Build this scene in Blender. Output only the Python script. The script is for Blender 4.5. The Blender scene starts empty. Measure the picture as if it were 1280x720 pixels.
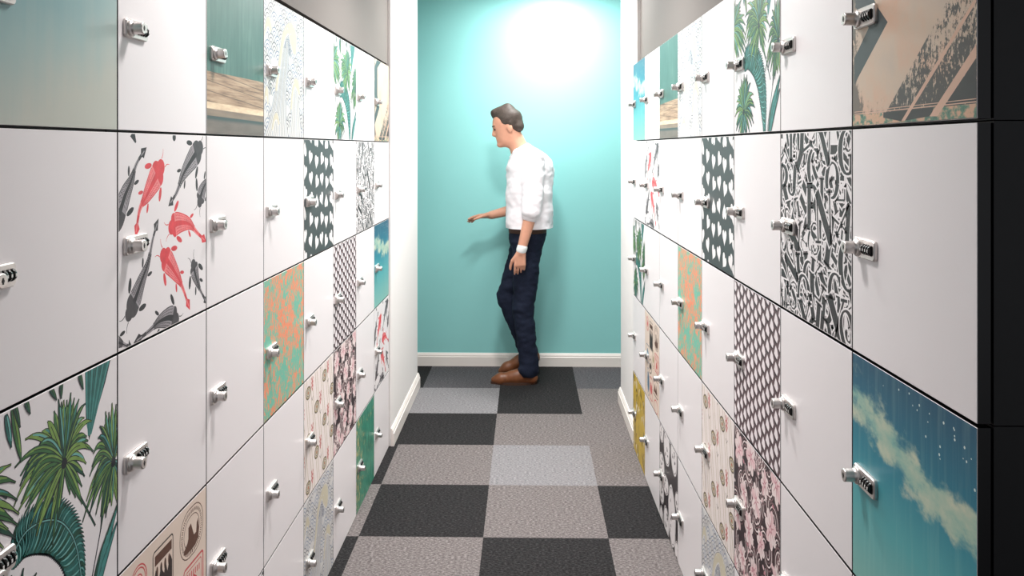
import bpy, bmesh, math, random
import numpy as np
from mathutils import Vector, Matrix
from mathutils.geometry import tessellate_polygon

SC = bpy.context.scene
COL = SC.collection
PI = math.pi

# ------------------------------------------------------------------ materials
def lin(c):
    return tuple(((v/255)/12.92 if v/255 <= .04045 else ((v/255+.055)/1.055)**2.4) for v in c)

def mat(name, rgb, rough=.45, metal=0.0, spec=.4, noise=0.0, nscale=40.0, bump=0.0, bscale=200.0):
    m = bpy.data.materials.new(name); m.use_nodes = True
    nt = m.node_tree; b = nt.nodes['Principled BSDF']
    c = lin(rgb)
    b.inputs['Base Color'].default_value = (*c, 1)
    b.inputs['Roughness'].default_value = rough
    b.inputs['Metallic'].default_value = metal
    b.inputs['Specular IOR Level'].default_value = spec
    tc = None
    if noise or bump:
        tc = nt.nodes.new('ShaderNodeTexCoord')
    if noise:
        n = nt.nodes.new('ShaderNodeTexNoise'); n.inputs['Scale'].default_value = nscale; n.inputs['Detail'].default_value = 4
        nt.links.new(tc.outputs['Object'], n.inputs['Vector'])
        r = nt.nodes.new('ShaderNodeValToRGB')
        r.color_ramp.elements[0].position = .3; r.color_ramp.elements[1].position = .7
        r.color_ramp.elements[0].color = (*[max(0, v*(1-noise)) for v in c], 1)
        r.color_ramp.elements[1].color = (*[min(1, v*(1+noise)) for v in c], 1)
        nt.links.new(n.outputs['Fac'], r.inputs['Fac']); nt.links.new(r.outputs['Color'], b.inputs['Base Color'])
    if bump:
        n = nt.nodes.new('ShaderNodeTexNoise'); n.inputs['Scale'].default_value = bscale; n.inputs['Detail'].default_value = 3
        nt.links.new(tc.outputs['Object'], n.inputs['Vector'])
        bp = nt.nodes.new('ShaderNodeBump'); bp.inputs['Strength'].default_value = bump; bp.inputs['Distance'].default_value = .002
        nt.links.new(n.outputs['Fac'], bp.inputs['Height']); nt.links.new(bp.outputs['Normal'], b.inputs['Normal'])
    return m

class Nodes:
    """small helper to write shader graphs for the printed doors (object coordinates of the door)"""
    def __init__(s, name, rough=.4):
        s.m = bpy.data.materials.new(name); s.m.use_nodes = True
        s.nt = s.m.node_tree; s.b = s.nt.nodes['Principled BSDF']
        s.b.inputs['Roughness'].default_value = rough; s.b.inputs['Specular IOR Level'].default_value = .3
        s.tc = s.nt.nodes.new('ShaderNodeTexCoord')
        sep = s.nt.nodes.new('ShaderNodeSeparateXYZ'); s.link(s.tc.outputs['Object'], sep.inputs[0])
        s.u = s.ma('MULTIPLY_ADD', sep.outputs['X'], 1/.3958, .5)      # 0..1 across the door
        s.v = s.ma('MULTIPLY', sep.outputs['Z'], 1/.3978)             # 0..1 up the door
    def link(s, a, b): s.nt.links.new(a, b)
    def _in(s, sock, x):
        if isinstance(x, (int, float)): sock.default_value = x
        else: s.link(x, sock)
    def ma(s, op, a, b=0.0, c=0.0, clamp=False):
        n = s.nt.nodes.new('ShaderNodeMath'); n.operation = op; n.use_clamp = clamp
        s._in(n.inputs[0], a); s._in(n.inputs[1], b); s._in(n.inputs[2], c)
        return n.outputs[0]
    def vec(s, su=1.0, sv=1.0, off=0.0, du=None, dv=None):
        n = s.nt.nodes.new('ShaderNodeCombineXYZ')
        a = s.ma('MULTIPLY', s.u, su); b = s.ma('MULTIPLY', s.v, sv)
        if du is not None: a = s.ma('ADD', a, du)
        if dv is not None: b = s.ma('ADD', b, dv)
        s.link(a, n.inputs[0]); s.link(b, n.inputs[1]); n.inputs[2].default_value = off
        return n.outputs[0]
    def noise(s, vec, scale=5.0, detail=4.0, rough=.55, dist=0.0):
        n = s.nt.nodes.new('ShaderNodeTexNoise'); s.link(vec, n.inputs['Vector'])
        n.inputs['Scale'].default_value = scale; n.inputs['Detail'].default_value = detail
        n.inputs['Roughness'].default_value = rough; n.inputs['Distortion'].default_value = dist
        return n.outputs['Fac']
    def voronoi(s, vec, scale=5.0):
        n = s.nt.nodes.new('ShaderNodeTexVoronoi'); s.link(vec, n.inputs['Vector']); n.inputs['Scale'].default_value = scale
        return n
    def ramp(s, fac, stops, interp='LINEAR'):
        n = s.nt.nodes.new('ShaderNodeValToRGB'); s._in(n.inputs['Fac'], fac)
        cr = n.color_ramp; cr.interpolation = interp
        while len(cr.elements) < len(stops): cr.elements.new(.5)
        for e, (p, c) in zip(cr.elements, stops):
            e.position = p
            e.color = (*lin(c), 1) if isinstance(c, tuple) else (c, c, c, 1)
        return n.outputs['Color']
    def mix(s, fac, a, b):
        n = s.nt.nodes.new('ShaderNodeMix'); n.data_type = 'RGBA'
        s._in(n.inputs[0], fac)
        for sock, x in ((n.inputs[6], a), (n.inputs[7], b)):
            if isinstance(x, tuple): sock.default_value = (*lin(x), 1)
            else: s.link(x, sock)
        return n.outputs[2]
    def smooth(s, x, lo, hi):
        n = s.nt.nodes.new('ShaderNodeMapRange'); n.interpolation_type = 'SMOOTHSTEP'
        s._in(n.inputs[0], x); n.inputs[1].default_value = lo; n.inputs[2].default_value = hi
        return n.outputs[0]
    def out(s, col):
        s.link(col, s.b.inputs['Base Color']); return s.m

WHITE = mat('white_laminate', (226, 221, 222), rough=.38, spec=.35)
EDGE = mat('black_core_edge', (22, 22, 24), rough=.35)
CARCASS = mat('black_carcass', (13, 13, 16), rough=.5, noise=.15, nscale=60)
STEEL = mat('satin_nickel', (214, 209, 206), rough=.42, metal=1.0, bump=.05, bscale=400)
KNOBM = mat('brushed_nickel', (212, 207, 204), rough=.36, metal=1.0)
DARKM = mat('dark_slot', (14, 13, 13), rough=.4)
DIALM = mat('number_dial_black', (24, 22, 22), rough=.25)
DIALW = mat('number_dial_numeral', (228, 226, 222), rough=.4)

# ------------------------------------------------------------------ mesh helpers
def link(name, me, parent=None):
    o = bpy.data.objects.new(name, me); COL.objects.link(o)
    if parent is not None: o.parent = parent
    return o

def bm_mesh(name, bm, mats, smooth=False):
    me = bpy.data.meshes.new(name)
    bmesh.ops.recalc_face_normals(bm, faces=bm.faces)
    bm.to_mesh(me); bm.free()
    for m in (mats if isinstance(mats, (list, tuple)) else [mats]): me.materials.append(m)
    if smooth:
        for p in me.polygons: p.use_smooth = True
    return me

def box(bm, x0, x1, y0, y1, z0, z1, mi=0, bevel=0.0, seg=1):
    r = bmesh.ops.create_cube(bm, size=1.0)
    vs = r['verts']
    for v in vs:
        v.co = Vector(((x0+x1)/2 + v.co.x*(x1-x0), (y0+y1)/2 + v.co.y*(y1-y0), (z0+z1)/2 + v.co.z*(z1-z0)))
    fs = set(f for v in vs for f in v.link_faces)
    for f in fs: f.material_index = mi
    if bevel:
        es = set(e for v in vs for e in v.link_edges)
        bmesh.ops.bevel(bm, geom=list(es), offset=bevel, segments=seg, affect='EDGES', profile=.5)
    return vs

def lathe(bm, prof, center, axis='y', n=24, mi=0, smooth=True):
    """prof: list of (radius, along). axis y: along = y"""
    rings = []
    for r, a in prof:
        ring = []
        for k in range(n):
            t = 2*PI*k/n
            if axis == 'y': p = (r*math.cos(t), a, r*math.sin(t))
            elif axis == 'x': p = (a, r*math.cos(t), r*math.sin(t))
            else: p = (r*math.cos(t), r*math.sin(t), a)
            ring.append(bm.verts.new(Vector(p)+Vector(center)))
        rings.append(ring)
    for A, B in zip(rings, rings[1:]):
        for k in range(n):
            f = bm.faces.new((A[k], A[(k+1) % n], B[(k+1) % n], B[k])); f.material_index = mi; f.smooth = smooth
    for R in (rings[0], rings[-1]):
        f = bm.faces.new(R); f.material_index = mi

def rounded_rect(x0, x1, z0, z1, r, n=5):
    pts = []
    for cx, cz, a0 in ((x1-r, z1-r, 0), (x0+r, z1-r, 90), (x0+r, z0+r, 180), (x1-r, z0+r, 270)):
        for k in range(n+1):
            a = math.radians(a0+90*k/n); pts.append((cx+r*math.cos(a), cz+r*math.sin(a)))
    return pts

def tag(o, label=None, cat=None, group=None, kind=None):
    if label: o['label'] = label
    if cat: o['category'] = cat
    if group: o['group'] = group
    if kind: o['kind'] = kind
    return o

# ------------------------------------------------------------------ printed doors: flat ink shapes lying on the laminate
DW, DH, DT = .3958, .3978, .018

class Print:
    """collects ink shapes in door coordinates (u across, v up, both 0..1), clips them to the door"""
    def __init__(s, base, mats):
        s.base = base; s.mats = mats; s.polys = []
    def tri(s, m, pts, layer):
        s.polys.append((m, pts, layer))
    def poly(s, m, pts, layer=1):
        if len(pts) < 3: return
        if len(pts) == 3: s.tri(m, list(pts), layer); return
        t = tessellate_polygon([[Vector((p[0], p[1], 0)) for p in pts]])
        for a in t: s.tri(m, [pts[i] for i in a], layer)
    def ribbon(s, m, pts, w, layer=1):
        n = len(pts)
        if not isinstance(w, (list, tuple)): w = [w]*n
        L = []; R = []
        for i in range(n):
            a = pts[max(0, i-1)]; b = pts[min(n-1, i+1)]
            dx, dy = b[0]-a[0], b[1]-a[1]; l = math.hypot(dx, dy) or 1e-9
            nx, ny = -dy/l, dx/l
            L.append((pts[i][0]+nx*w[i]/2, pts[i][1]+ny*w[i]/2)); R.append((pts[i][0]-nx*w[i]/2, pts[i][1]-ny*w[i]/2))
        for i in range(n-1):
            s.tri(m, [R[i], R[i+1], L[i+1]], layer); s.tri(m, [R[i], L[i+1], L[i]], layer)
    def ellipse(s, m, c, a, b, rot=0, layer=1, n=18, wob=0, seed=0):
        rnd = random.Random(seed); P = []
        for k in range(n):
            t = 2*PI*k/n; q = 1+wob*(rnd.random()-.5)
            x, y = a*q*math.cos(t), b*q*math.sin(t)
            P.append((c[0]+x*math.cos(rot)-y*math.sin(rot), c[1]+x*math.sin(rot)+y*math.cos(rot)))
        for k in range(n): s.tri(m, [c, P[k], P[(k+1) % n]], layer)
    def ring(s, m, c, a, b, w, rot=0, layer=1, n=24, t0=0, t1=2*PI):
        pts = []
        for k in range(n+1):
            t = t0+(t1-t0)*k/n; x, y = a*math.cos(t), b*math.sin(t)
            pts.append((c[0]+x*math.cos(rot)-y*math.sin(rot), c[1]+x*math.sin(rot)+y*math.cos(rot)))
        s.ribbon(m, pts, w, layer)
    @staticmethod
    def _clip(p):
        for ax, lim, sg in ((0, .004, 1), (0, .996, -1), (1, .004, 1), (1, .996, -1)):
            q = []
            for i in range(len(p)):
                a, b = p[i-1], p[i]
                ia, ib = sg*(a[ax]-lim) >= 0, sg*(b[ax]-lim) >= 0
                if ia != ib:
                    t = (lim-a[ax])/(b[ax]-a[ax]); q.append((a[0]+(b[0]-a[0])*t, a[1]+(b[1]-a[1])*t))
                if ib: q.append(b)
            p = q
            if len(p) < 3: return []
        return p
    def mesh(s, name):
        bm = bmesh.new()
        x0, x1, z0, z1, c = -DW/2, DW/2, 0, DH, .0006
        fr = [bm.verts.new(p) for p in ((x0+c, 0, z0+c), (x1-c, 0, z0+c), (x1-c, 0, z1-c), (x0+c, 0, z1-c))]
        md = [bm.verts.new(p) for p in ((x0, c, z0), (x1, c, z0), (x1, c, z1), (x0, c, z1))]
        m2 = [bm.verts.new(p) for p in ((x0, c*2, z0), (x1, c*2, z0), (x1, c*2, z1), (x0, c*2, z1))]
        bk = [bm.verts.new(p) for p in ((x0, DT, z0), (x1, DT, z0), (x1, DT, z1), (x0, DT, z1))]
        f = bm.faces.new(fr); f.material_index = 0
        for A, B, mi in ((fr, md, 2), (md, m2, 1), (m2, bk, 1)):
            for k in range(4):
                f = bm.faces.new((A[k], B[k], B[(k+1) % 4], A[(k+1) % 4])); f.material_index = mi
        f = bm.faces.new(bk[::-1]); f.material_index = 1
        bmesh.ops.recalc_face_normals(bm, faces=bm.faces)
        for m, pts, layer in s.polys:
            p = s._clip(list(pts))
            if len(p) < 3: continue
            a = sum(p[i-1][0]*p[i][1]-p[i][0]*p[i-1][1] for i in range(len(p)))
            if abs(a) < 1e-8: continue
            if a < 0: p = p[::-1]
            vs = [bm.verts.new((x0+q[0]*DW, -.00002*layer, q[1]*DH)) for q in p]
            f = bm.faces.new(vs); f.material_index = 3+m
        me = bpy.data.meshes.new(name); bm.to_mesh(me); bm.free()
        for m in [s.base, EDGE, WHITE] + list(s.mats): me.materials.append(m)
        return me

def curve(p0, p1, p2, n=10):
    return [((1-t)**2*p0[0]+2*t*(1-t)*p1[0]+t*t*p2[0], (1-t)**2*p0[1]+2*t*(1-t)*p1[1]+t*t*p2[1]) for t in [k/n for k in range(n+1)]]

def spline(P, n=6):
    out = []
    for i in range(len(P)-1):
        a, b, c, d = P[max(0, i-1)], P[i], P[i+1], P[min(len(P)-1, i+2)]
        for k in range(n):
            t = k/n
            out.append(tuple(.5*(2*b[j]+(c[j]-a[j])*t+(2*a[j]-5*b[j]+4*c[j]-d[j])*t*t+(3*b[j]-a[j]-3*c[j]+d[j])*t**3) for j in (0, 1)))
    out.append(P[-1]); return out

def ink(name, rgb, noise=0.0, nscale=60): return mat(name, rgb, rough=.42, spec=.3, noise=noise, nscale=nscale)

# ---- koi
def make_koi():
    red, redl, gr, grl, dk = ink('koi_red', (208, 62, 70), .15), ink('koi_rose', (226, 128, 130), .12), ink('koi_grey', (70, 66, 70), .2), ink('koi_silver', (150, 144, 148), .15), ink('koi_black', (40, 38, 42))
    P = Print(WHITE, [red, redl, gr, grl, dk])
    def fish(pts, w, isred, seed):
        w *= .88
        rnd = random.Random(seed); S = spline(pts, 8); n = len(S)
        A, B = (0, 1) if isred else (2, 3)
        prof = []
        for i in range(n):
            t = i/(n-1)
            if t < .12: q = .55+.45*math.sin(t/.12*PI/2)
            elif t < .62: q = 1-.75*((t-.12)/.5)**1.25
            else: q = .25-.16*(t-.62)/.38
            prof.append(w*q)
        nb = int(n*.9)
        P.ribbon(B, S[:nb], prof[:nb], 1)
        nh = max(3, int(n*.2))
        P.ribbon(A, S[:nh], prof[:nh], 3)
        P.ellipse(A, S[0], w*.30, w*.30, 0, 2)
        P.ribbon(A if isred else 4, S[nh-2:nb], [max(.006, .26*p) for p in prof[nh-2:nb]], 3)      # dark back stripe
        def frame(i):
            a, b = S[max(0, i-1)], S[min(n-1, i+1)]; dx, dy = b[0]-a[0], b[1]-a[1]; l = math.hypot(dx, dy)
            return (dx/l, dy/l), (-dy/l, dx/l)
        for i in range(nh, int(n*.66)):                                                             # scale marks
            d, nn = frame(i)
            for sgn in (-1, 1):
                for q in (.26, .40):
                    c = (S[i][0]+nn[0]*sgn*prof[i]*q, S[i][1]+nn[1]*sgn*prof[i]*q)
                    e = (c[0]+d[0]*.012-nn[0]*sgn*.008, c[1]+d[1]*.012-nn[1]*sgn*.008)
                    P.ribbon(A, [c, e], .004, 2)
            for sgn in (-1, 1):                                                                     # body outline
                j = min(i+1, n-1); d2, n2 = frame(j)
                P.ribbon(A, [(S[i][0]+nn[0]*sgn*prof[i]*.5, S[i][1]+nn[1]*sgn*prof[i]*.5), (S[j][0]+n2[0]*sgn*prof[j]*.5, S[j][1]+n2[1]*sgn*prof[j]*.5)], .006, 3)
        for ti, ln in ((.17, .075), (.5, .05)):                                                     # paired fins
            i = int(n*ti); d, nn = frame(i)
            for sgn in (-1, 1):
                b0 = (S[i][0]+nn[0]*sgn*prof[i]*.45, S[i][1]+nn[1]*sgn*prof[i]*.45)
                c = (b0[0]+nn[0]*sgn*ln*.45+d[0]*ln*.45, b0[1]+nn[1]*sgn*ln*.45+d[1]*ln*.45)
                P.ellipse(A if isred else 4, c, ln*.50, ln*.19, math.atan2(d[1]+nn[1]*sgn*.7, d[0]+nn[0]*sgn*.7), 1, 12)
        d, nn = frame(n-1)                                                                          # tail fan
        e = S[-1]; k = int(n*.86)
        P.ribbon(A, S[k-2:], [.02]*(n-k+2), 2)
        P.poly(A if isred else 4, [(S[k][0]+nn[0]*.006, S[k][1]+nn[1]*.006), (e[0]+nn[0]*.03-d[0]*.03, e[1]+nn[1]*.03-d[1]*.03), (e[0]+d[0]*.02, e[1]+d[1]*.02), (e[0]-nn[0]*.026-d[0]*.035, e[1]-nn[1]*.026-d[1]*.035), (S[k][0]-nn[0]*.006, S[k][1]-nn[1]*.006)], 2)
        P.ribbon(B, [S[k], (e[0]-d[0]*.01, e[1]-d[1]*.01)], .007, 3)
        d, nn = frame(0)                                                                            # barbels
        for sgn in (-1, 1):
            b0 = (S[0][0]-d[0]*w*.25+nn[0]*sgn*w*.2, S[0][1]-d[1]*w*.25+nn[1]*sgn*w*.2)
            P.ribbon(A, curve(b0, (b0[0]-d[0]*.03, b0[1]-d[1]*.03), (b0[0]-d[0]*.045+nn[0]*sgn*.025, b0[1]-d[1]*.045+nn[1]*sgn*.025), 5), [.006, .005, .005, .004, .003, .003], 1)
    fish([(.425, .83), (.346, .761), (.265, .689), (.203, .633), (.165, .52)], .165, True, 1)
    fish([(.915, .93), (.80, .863), (.69, .785), (.61, .694), (.527, .638)], .16, False, 2)
    fish([(-.03, .56), (.056, .70), (.121, .776), (.173, .855), (.258, .921)], .13, False, 3)
    fish([(.91, .625), (.95, .69), (1.03, .75), (1.1, .8)], .13, False, 4)
    fish([(.55, .515), (.628, .529), (.765, .513), (.868, .456), (.985, .395)], .15, True, 5)
    fish([(.10, .155), (.162, .215), (.219, .285), (.29, .37), (.34, .48), (.39, .558)], .14, False, 6)
    fish([(.455, .38), (.532, .322), (.625, .24), (.693, .164), (.767, .053)], .15, True, 7)
    fish([(.60, .02), (.523, .048), (.41, .052), (.304, .030), (.162, .010)], .15, False, 8)
    fish([(.822, .28), (.855, .212), (.912, .128), (1.006, .036)], .12, False, 9)
    fish([(-.2, .12), (-.1, .09), (.0, .045), (.061, .018), (.115, -.005)], .12, False, 10)
    P.ribbon(4, [(.13, 1.0), (.165, .955)], [.05, .012], 1)
    P.ellipse(4, (.58, .985), .02, .02, 0, 1)
    return P.mesh('koi_print_door')

# ---- palm leaves
def make_palm():
    out, g1, g2, g3, tl, tl2, bl = ink('leaf_outline', (24, 30, 38)), ink('leaf_green', (58, 104, 62), .2), ink('leaf_olive', (118, 150, 78), .2), ink('leaf_deep', (30, 74, 60), .25), ink('leaf_teal', (36, 98, 92), .25), ink('leaf_pale_teal', (104, 166, 160), .15), ink('leaf_mid_blue', (66, 132, 128), .15)
    P = Print(WHITE, [out, g1, g2, g3, tl, tl2, bl])
    lay = [2]
    def leaf(c, tip, bend, w, col, hi):
        mx = ((c[0]+tip[0])/2+bend[0], (c[1]+tip[1])/2+bend[1])
        S = curve(c, mx, tip, 12)
        W = [w*(.35+.65*math.sin(PI*min(1, (k/12)*1.15))**.8) if k < 11 else w*.15 for k in range(13)]; W[12] = .002
        l = lay[0]
        P.ribbon(0, S, [q+.007 for q in W], l)
        P.ribbon(col, S, W, l+.6)
        off = [(p[0]+.18*w, p[1]+.1*w) for p in S]
        P.ribbon(hi, off[1:11], [q*.36 for q in W[1:11]], l+1.2)
        P.ribbon(0, S[:9], [.0035]*9, l+1.6)
        lay[0] += .25
    def fan(c, leaves, w=.03, seed=0):
        r = random.Random(seed)
        L2 = []
        key = lambda q: math.atan2(q[0][0]-c[0], q[0][1]-c[1])
        S = sorted(leaves, key=key)
        for i, (t, bd) in enumerate(S):
            L2.append((t, bd))
            if i+1 < len(S):
                t2, b2 = S[i+1]; f = r.uniform(.35, .65); g = r.uniform(.82, .98)
                m = (t[0]*(1-f)+t2[0]*f, t[1]*(1-f)+t2[1]*f)
                L2.append(((c[0]+(m[0]-c[0])*g, c[1]+(m[1]-c[1])*g), ((bd[0]+b2[0])/2, (bd[1]+b2[1])/2)))
        r.shuffle(L2)
        for tip, bend in L2:
            col = r.choice([1, 1, 2, 3]); hi = r.choice([2, 2, 5, 6, 2])
            leaf(c, tip, bend, w*(.8+.5*r.random()), col, hi)
        P.ellipse(0, c, .02, .022, 0, lay[0]+1.8)
    # ribbed teal leaf hanging in from the top
    P.poly(0, [(.735, 1.02), (.955, 1.02), (.90, .91), (.80, .76), (.768, .70), (.742, .80)], 1)
    for k in range(9):
        t = k/8
        P.ribbon(4 if k % 2 else 6, [(.748+.19*t, 1.02), (.75+.10*t, .85), (.76+.025*t, .72)], [.018, .012, .003], 1.6)
    # stems
    P.ribbon(0, [(.585, .66), (.70, .49), (.817, .314)], .012, 1.2); P.ribbon(3, [(.585, .66), (.70, .49), (.81, .32)], .006, 1.5)
    P.ribbon(0, [(.966, .52), (.87, .30), (.768, .05), (.75, -.02)], .009, 1.2)
    # arching dark feather leaf
    spine = spline([(.26, .47), (.34, .515), (.46, .50), (.57, .44), (.655, .33), (.70, .19), (.715, .05), (.70, -.05)], 8)
    n = len(spine); lay[0] = 2
    for i in range(0, n-1):
        a, b = spine[i], spine[i+1]; d = (b[0]-a[0], b[1]-a[1]); l = math.hypot(*d); d = (d[0]/l, d[1]/l); nn = (-d[1], d[0])
        t = i/n
        wo = .085*math.sin(PI*min(1, .25+t*.9)); wi = .16*math.sin(PI*min(1, .12+t*.85))
        r = random.Random(i)
        P.ribbon(0, curve(a, (a[0]+nn[0]*wo*.6, a[1]+nn[1]*wo*.6), (a[0]+nn[0]*wo+d[0]*.055, a[1]+nn[1]*wo+d[1]*.055), 4), [.03, .032, .026, .014, .002], 2)
        P.ribbon(r.choice([3, 4, 4]), curve(a, (a[0]+nn[0]*wo*.6, a[1]+nn[1]*wo*.6), (a[0]+nn[0]*wo+d[0]*.05, a[1]+nn[1]*wo+d[1]*.05), 4), [.018, .02, .016, .009, .002], 3)
        P.ribbon(0, curve(a, (a[0]-nn[0]*wi*.5, a[1]-nn[1]*wi*.5), (a[0]-nn[0]*wi*.8-d[0]*.03, a[1]-nn[1]*wi*.8-d[1]*.03), 4), [.034, .034, .03, .026, .02], 2)
        P.ribbon(r.choice([3, 4, 4]), curve(a, (a[0]-nn[0]*wi*.5, a[1]-nn[1]*wi*.5), (a[0]-nn[0]*wi*.75-d[0]*.03, a[1]-nn[1]*wi*.75-d[1]*.03), 4), [.016, .018, .016, .014, .01], 3)
        if i % 2 == 0:
            P.ribbon(r.choice([5, 6]), curve(a, (a[0]-nn[0]*wi*.5, a[1]-nn[1]*wi*.5), (a[0]-nn[0]*wi*.7-d[0]*.03, a[1]-nn[1]*wi*.7-d[1]*.03), 4), [.002, .007, .009, .006, .002], 4)
            P.ribbon(r.choice([5, 6]), curve(a, (a[0]+nn[0]*wo*.5, a[1]+nn[1]*wo*.5), (a[0]+nn[0]*wo*.8+d[0]*.03, a[1]+nn[1]*wo*.8+d[1]*.03), 4), [.002, .006, .007, .004, .001], 4)
    P.ribbon(0, spine, .012, 5); P.ribbon(5, spine[2:], .005, 5.5)
    lay[0] = 6
    # main fan
    C = (.583, .675)
    fan(C, [((.543, .945), (.0, .02)), ((.63, .945), (.005, .02)), ((.58, .93), (0, .03)), ((.738, .865), (.0, .09)), ((.786, .775), (.0, .10)), ((.69, .90), (.0, .05)),
            ((.47, .88), (-.03, .09)), ((.408, .80), (-.02, .12)), ((.345, .76), (-.03, .14)), ((.30, .70), (-.04, .14)), ((.265, .64), (-.03, .15)), ((.33, .86), (.0, .10)),
            ((.27, .78), (.02, .12)), ((.40, .68), (-.02, .09)), ((.288, .61), (.0, .08)), ((.328, .585), (.0, .06)), ((.36, .525), (.0, .05)), ((.398, .470), (-.01, .03)),
            ((.452, .52), (-.01, .02)), ((.502, .385), (.0, .03)), ((.549, .50), (-.005, .0)), ((.624, .530), (.01, .0)), ((.715, .452), (.0, .02)), ((.733, .56), (.0, .04)),
            ((.80, .64), (.0, .09)), ((.76, .70), (.0, .06))], .027, 3)
    # right fan
    C = (.966, .53)
    fan(C, [((.90, .78), (-.02, .03)), ((.955, .80), (.0, .03)), ((1.02, .79), (0, .03)), ((.85, .73), (-.01, .08)), ((.80, .63), (-.02, .12)), ((.77, .545), (-.01, .11)), ((1.08, .70), (.0, .08)),
            ((.745, .45), (.0, .11)), ((.715, .375), (.0, .10)), ((.86, .277), (-.02, .03)), ((.82, .36), (-.01, .05)), ((.90, .31), (.0, .02)), ((.95, .34), (0, 0)), ((1.0, .33), (.0, .0)), ((1.05, .42), (0, .05)), ((.79, .50), (0, .08))], .026, 4)
    # left fan, mostly off the edge
    C = (-.06, .72)
    fan(C, [((.03, .94), (.0, .02)), ((.09, .90), (.0, .06)), ((.16, .84), (.0, .08)), ((.275, .725), (.0, .12)), ((.285, .655), (.0, .13)), ((.295, .600), (.0, .12)), ((.285, .565), (.0, .09)), ((.275, .52), (.0, .07)), ((.14, .50), (.0, .05)), ((.08, .50), (.0, .04)), ((.18, .92), (.0, .04)), ((.25, .80), (.0, .06))], .028, 5)
    lay[0] += .2; leaf((.255, 1.0), (.308, .785), (.0, .0), .03, 1, 2); leaf((.22, .99), (.25, .86), (.0, .0), .026, 4, 5)
    # lower left fan
    C = (.24, .14)
    fan(C, [((.25, .40), (.0, .03)), ((.32, .39), (.01, .04)), ((.18, .37), (-.02, .04)), ((.11, .31), (-.02, .07)), ((.40, .33), (.0, .07)), ((.46, .25), (.0, .09)), ((.50, .16), (.0, .09)), ((.47, .06), (.0, .08)), ((.38, .0), (0, .04)), ((.30, -.05), (0, 0)), ((.22, -.08), (0, 0)), ((.14, -.04), (0, .03)), ((.05, .02), (0, .06)), ((.02, .12), (0, .08)), ((.06, .22), (0, .08))], .028, 6)
    # lower right cluster
    for k in range(9):
        t = k/8
        leaf((.80-.02*t, -.04), (1.03-.12*t, .36-.12*t-.08*(k % 2)), (-.03, .02), .036, 4 if k % 2 else 3, 6)
    # leaf tips hanging over the top edge
    for x, y, dx in ((.28, .955, .02), (.34, .985, .02), (.56, .98, .0), (.50, .985, .03), (.70, .97, .02), (.10, .97, .02)):
        leaf((x-dx, 1.03), (x+dx, y-.04), (0, 0), .02, 3, 1)
    return P.mesh('palm_print_door')

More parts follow.
